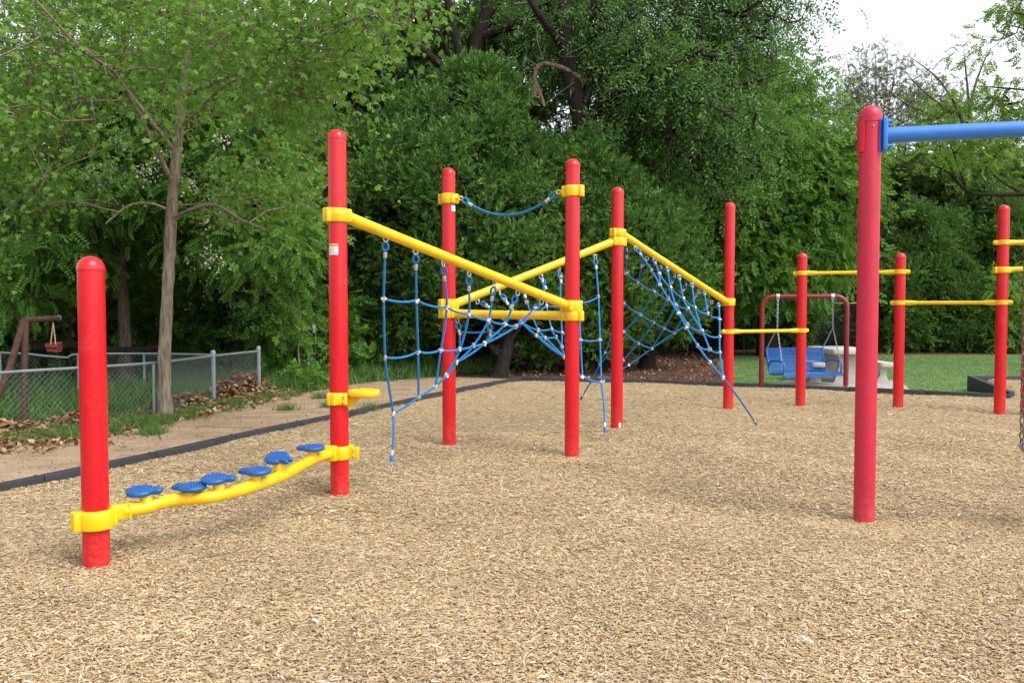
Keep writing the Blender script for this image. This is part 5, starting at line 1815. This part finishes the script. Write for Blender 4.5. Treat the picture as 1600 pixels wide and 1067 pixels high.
# sparse new-leaf tree with bare forks
Yp = 34
limbs = [([Vector((at(1522, 560, Yp).x, Yp, -.1)), at(1520, 420, Yp), at(1516, 300, Yp), at(1513, 200, Yp), at(1522, 140, Yp), at(1540, 90, Yp)], .17, .02),
         ([at(1514, 215, Yp), at(1490, 160, Yp), at(1462, 120, Yp), at(1420, 88, Yp)], .06, .011),
         ([at(1512, 200, Yp), at(1480, 172, Yp), at(1440, 140, Yp), at(1414, 112, Yp)], .06, .011),
         ([at(1516, 260, Yp), at(1470, 190, Yp - .3), at(1420, 165, Yp - .5), at(1385, 140, Yp - .8)], .06, .011),
         ([at(1516, 180, Yp), at(1510, 120, Yp), at(1506, 80, Yp)], .06, .01),
         ([at(1518, 300, Yp), at(1560, 250, Yp - .5), at(1620, 240, Yp - 1)], .08, .02),
         ([at(1517, 280, Yp), at(1470, 250, Yp - .5), at(1430, 262, Yp - 1), at(1400, 255, Yp - 1.2)], .06, .012)]
blobs = [B(1500, 185, 34, 2.4, 1.5, 1.3, 60), B(1560, 240, 33.5, 1.9, 1.5, 1.1, 48), B(1450, 250, 33.2, 2.1, 1.5, 1.0, 55), B(1530, 90, 34, .7, 1, .9, 8), B(1560, 300, 33.5, 2, 1, 1, 50)]
pts, ow = blob_points(blobs, 63, .1, -.1, 1.6)
tree('ash_tree', ground_at(1522, Yp), limbs, pts, ow, 'lf_ash', 'barkmid', 'sparse tree with bare forks and yellow green new leaves under the blue swing beam', n_per=7, spread=.26, size=.36, T=T_TWIG, rscale=.008, rmin=.008, grav=.15)
# limb reaching in from the right
Yp = 21
tb_ = at(1760, 560, Yp); tb_.z = 0
limbs = [([Vector((tb_.x, Yp, -.1)), at(1750, 400, Yp), at(1735, 260, Yp), at(1725, 100, Yp), at(1720, -60, Yp)], .22, .1),
         ([at(1735, 285, Yp), at(1660, 295, Yp), at(1600, 303, Yp), at(1545, 304, Yp), at(1510, 298, Yp), at(1482, 270, Yp), at(1455, 258, Yp)], .075, .015),
         ([at(1510, 298, Yp), at(1490, 240, Yp), at(1470, 190, Yp)], .025, .008),
         ([at(1730, 180, Yp), at(1650, 150, Yp), at(1590, 140, Yp), at(1530, 135, Yp)], .05, .01),
         ([at(1728, 130, Yp), at(1640, 60, Yp), at(1580, 40, Yp)], .05, .01),
         ([at(1600, 303, Yp), at(1560, 280, Yp), at(1520, 235, Yp)], .03, .008)]
blobs = [B(1585, 50, 21, .6, .8, 1.0, 18), B(1575, 150, 21, .9, .8, .6, 22), B(1600, 200, 20.6, .9, .8, .5, 26), B(1520, 230, 20.8, .9, .6, .5, 26), B(1590, 5, 21, .5, .6, .4, 14), B(1700, 60, 21, 1.6, 1.5, 1.8, 60)]
pts, ow = blob_points(blobs, 69, .1, -.5, 1.6)
tree('pecan_tree', tb_, limbs, pts, ow, 'lf_ash', 'barkdark', 'dark limb with sprigs of new leaves reaching in from the right edge', n_per=6, spread=.16, size=.24, T=T_TWIG, rscale=.006, rmin=.006, grav=.2)
# grey nearly bare tree
Yg = 40
g = ground_at(1372, Yg)
limbs = [([Vector((g.x, Yg, -.1)), at(1372, 400, Yg), at(1370, 250, Yg), at(1369, 150, Yg), at(1368, 85, Yg)], .12, .012)]
for k, (x1, y1, x2, y2) in enumerate(((1340, 160, 1318, 75), (1350, 150, 1340, 80), (1392, 150, 1405, 75), (1410, 180, 1440, 90), (1325, 200, 1295, 130), (1385, 130, 1388, 65), (1355, 130, 1355, 60), (1420, 220, 1470, 150))):
    limbs.append(([at(1371, 230 + 8 * k, Yg), at((1371 + x1) / 2 + 2, (240 + y1) / 2, Yg), at(x1, y1, Yg), at(x2, y2, Yg)], .035, .008))
blobs = [B(1365, 160, 40, 2.0, 1.6, 2.6, 600), B(1320, 170, 40, 1.0, 1, 2.0, 220), B(1430, 165, 40, 1.7, 1, 2.0, 380), B(1500, 180, 40, 1.6, 1, 1.7, 260), B(1370, 240, 40, 2.4, 1.6, 1.2, 200)]
pts, ow = blob_points(blobs, 79, .05, -.6, 1.6)
tree('bare_tree', g, limbs, pts, ow, 'lf_bud', 'barkgrey', 'hazy grey nearly bare tree with upright twigs above the tall swing post', n_per=3, spread=.2, size=.18, T=T_TWIG, rscale=.006, rmin=.007, step=.6, grav=-.6)

# far treeline closing the view behind everything
gf = 'trees of the distant row behind the woods'
for k, (px, Y, s_, lab) in enumerate(((250, 46, 1.6, 'distant tree glimpsed behind the grey trunk'), (520, 44, 1.5, 'distant tree glimpsed left of the largest evergreen'), (760, 42, 1.25, 'distant tree glimpsed between dark trunks above the largest evergreen'),
                                      (950, 40, 1.4, 'distant tree behind the huge spreading tree'), (1130, 38, 1.2, 'distant tree behind the fresh green tree'), (1330, 44, .72, 'distant tree behind the hazy grey bare tree'))):
    copy_tree(w1 if k % 2 else w2, ground_at(px, Y), k * 1.1, (s_ * 1.3, s_ * 1.3, s_), lab, gf)

# ------------------------------------------------------------------ light, sky, camera
SUN_EL, SUN_AZ = R(52), R(130)     # azimuth clockwise from +Y: behind the camera on the right
w = bpy.data.worlds.new('World'); scene.world = w; w.use_nodes = True
nt = w.node_tree
bg = nt.nodes['Background']
sky = nt.nodes.new('ShaderNodeTexSky'); sky.sky_type = 'NISHITA'; sky.sun_disc = False
sky.sun_elevation = SUN_EL; sky.sun_rotation = SUN_AZ
sky.air_density = 1.0; sky.dust_density = 3.0
hs = nt.nodes.new('ShaderNodeHueSaturation'); hs.inputs['Saturation'].default_value = .18
nt.links.new(sky.outputs[0], hs.inputs['Color']); nt.links.new(hs.outputs[0], bg.inputs['Color'])
bg.inputs['Strength'].default_value = .15
sun = bpy.data.lights.new('Sun', 'SUN'); sun.energy = .6; sun.angle = R(25); sun.color = (1, .96, .9)
so = bpy.data.objects.new('sun', sun); link(so)
dirv = Vector((math.sin(SUN_AZ) * math.cos(SUN_EL), math.cos(SUN_AZ) * math.cos(SUN_EL), math.sin(SUN_EL)))
so.rotation_euler = dirv.to_track_quat('Z', 'Y').to_euler()

cam = bpy.data.cameras.new('Camera'); cam.sensor_width = 36; cam.lens = 36 * F / 1600; cam.clip_start = .05; cam.clip_end = 500
co = bpy.data.objects.new('Camera', cam); link(co); co.location = (0, 0, CAMH); co.rotation_euler = (math.pi / 2 - PITCH, 0, 0)
scene.camera = co
scene.view_settings.view_transform = 'Standard'; scene.view_settings.look = 'None'
scene.view_settings.exposure = 1.15; scene.view_settings.gamma = 1
scene.cycles.max_bounces = 8; scene.cycles.transmission_bounces = 4; scene.cycles.diffuse_bounces = 4
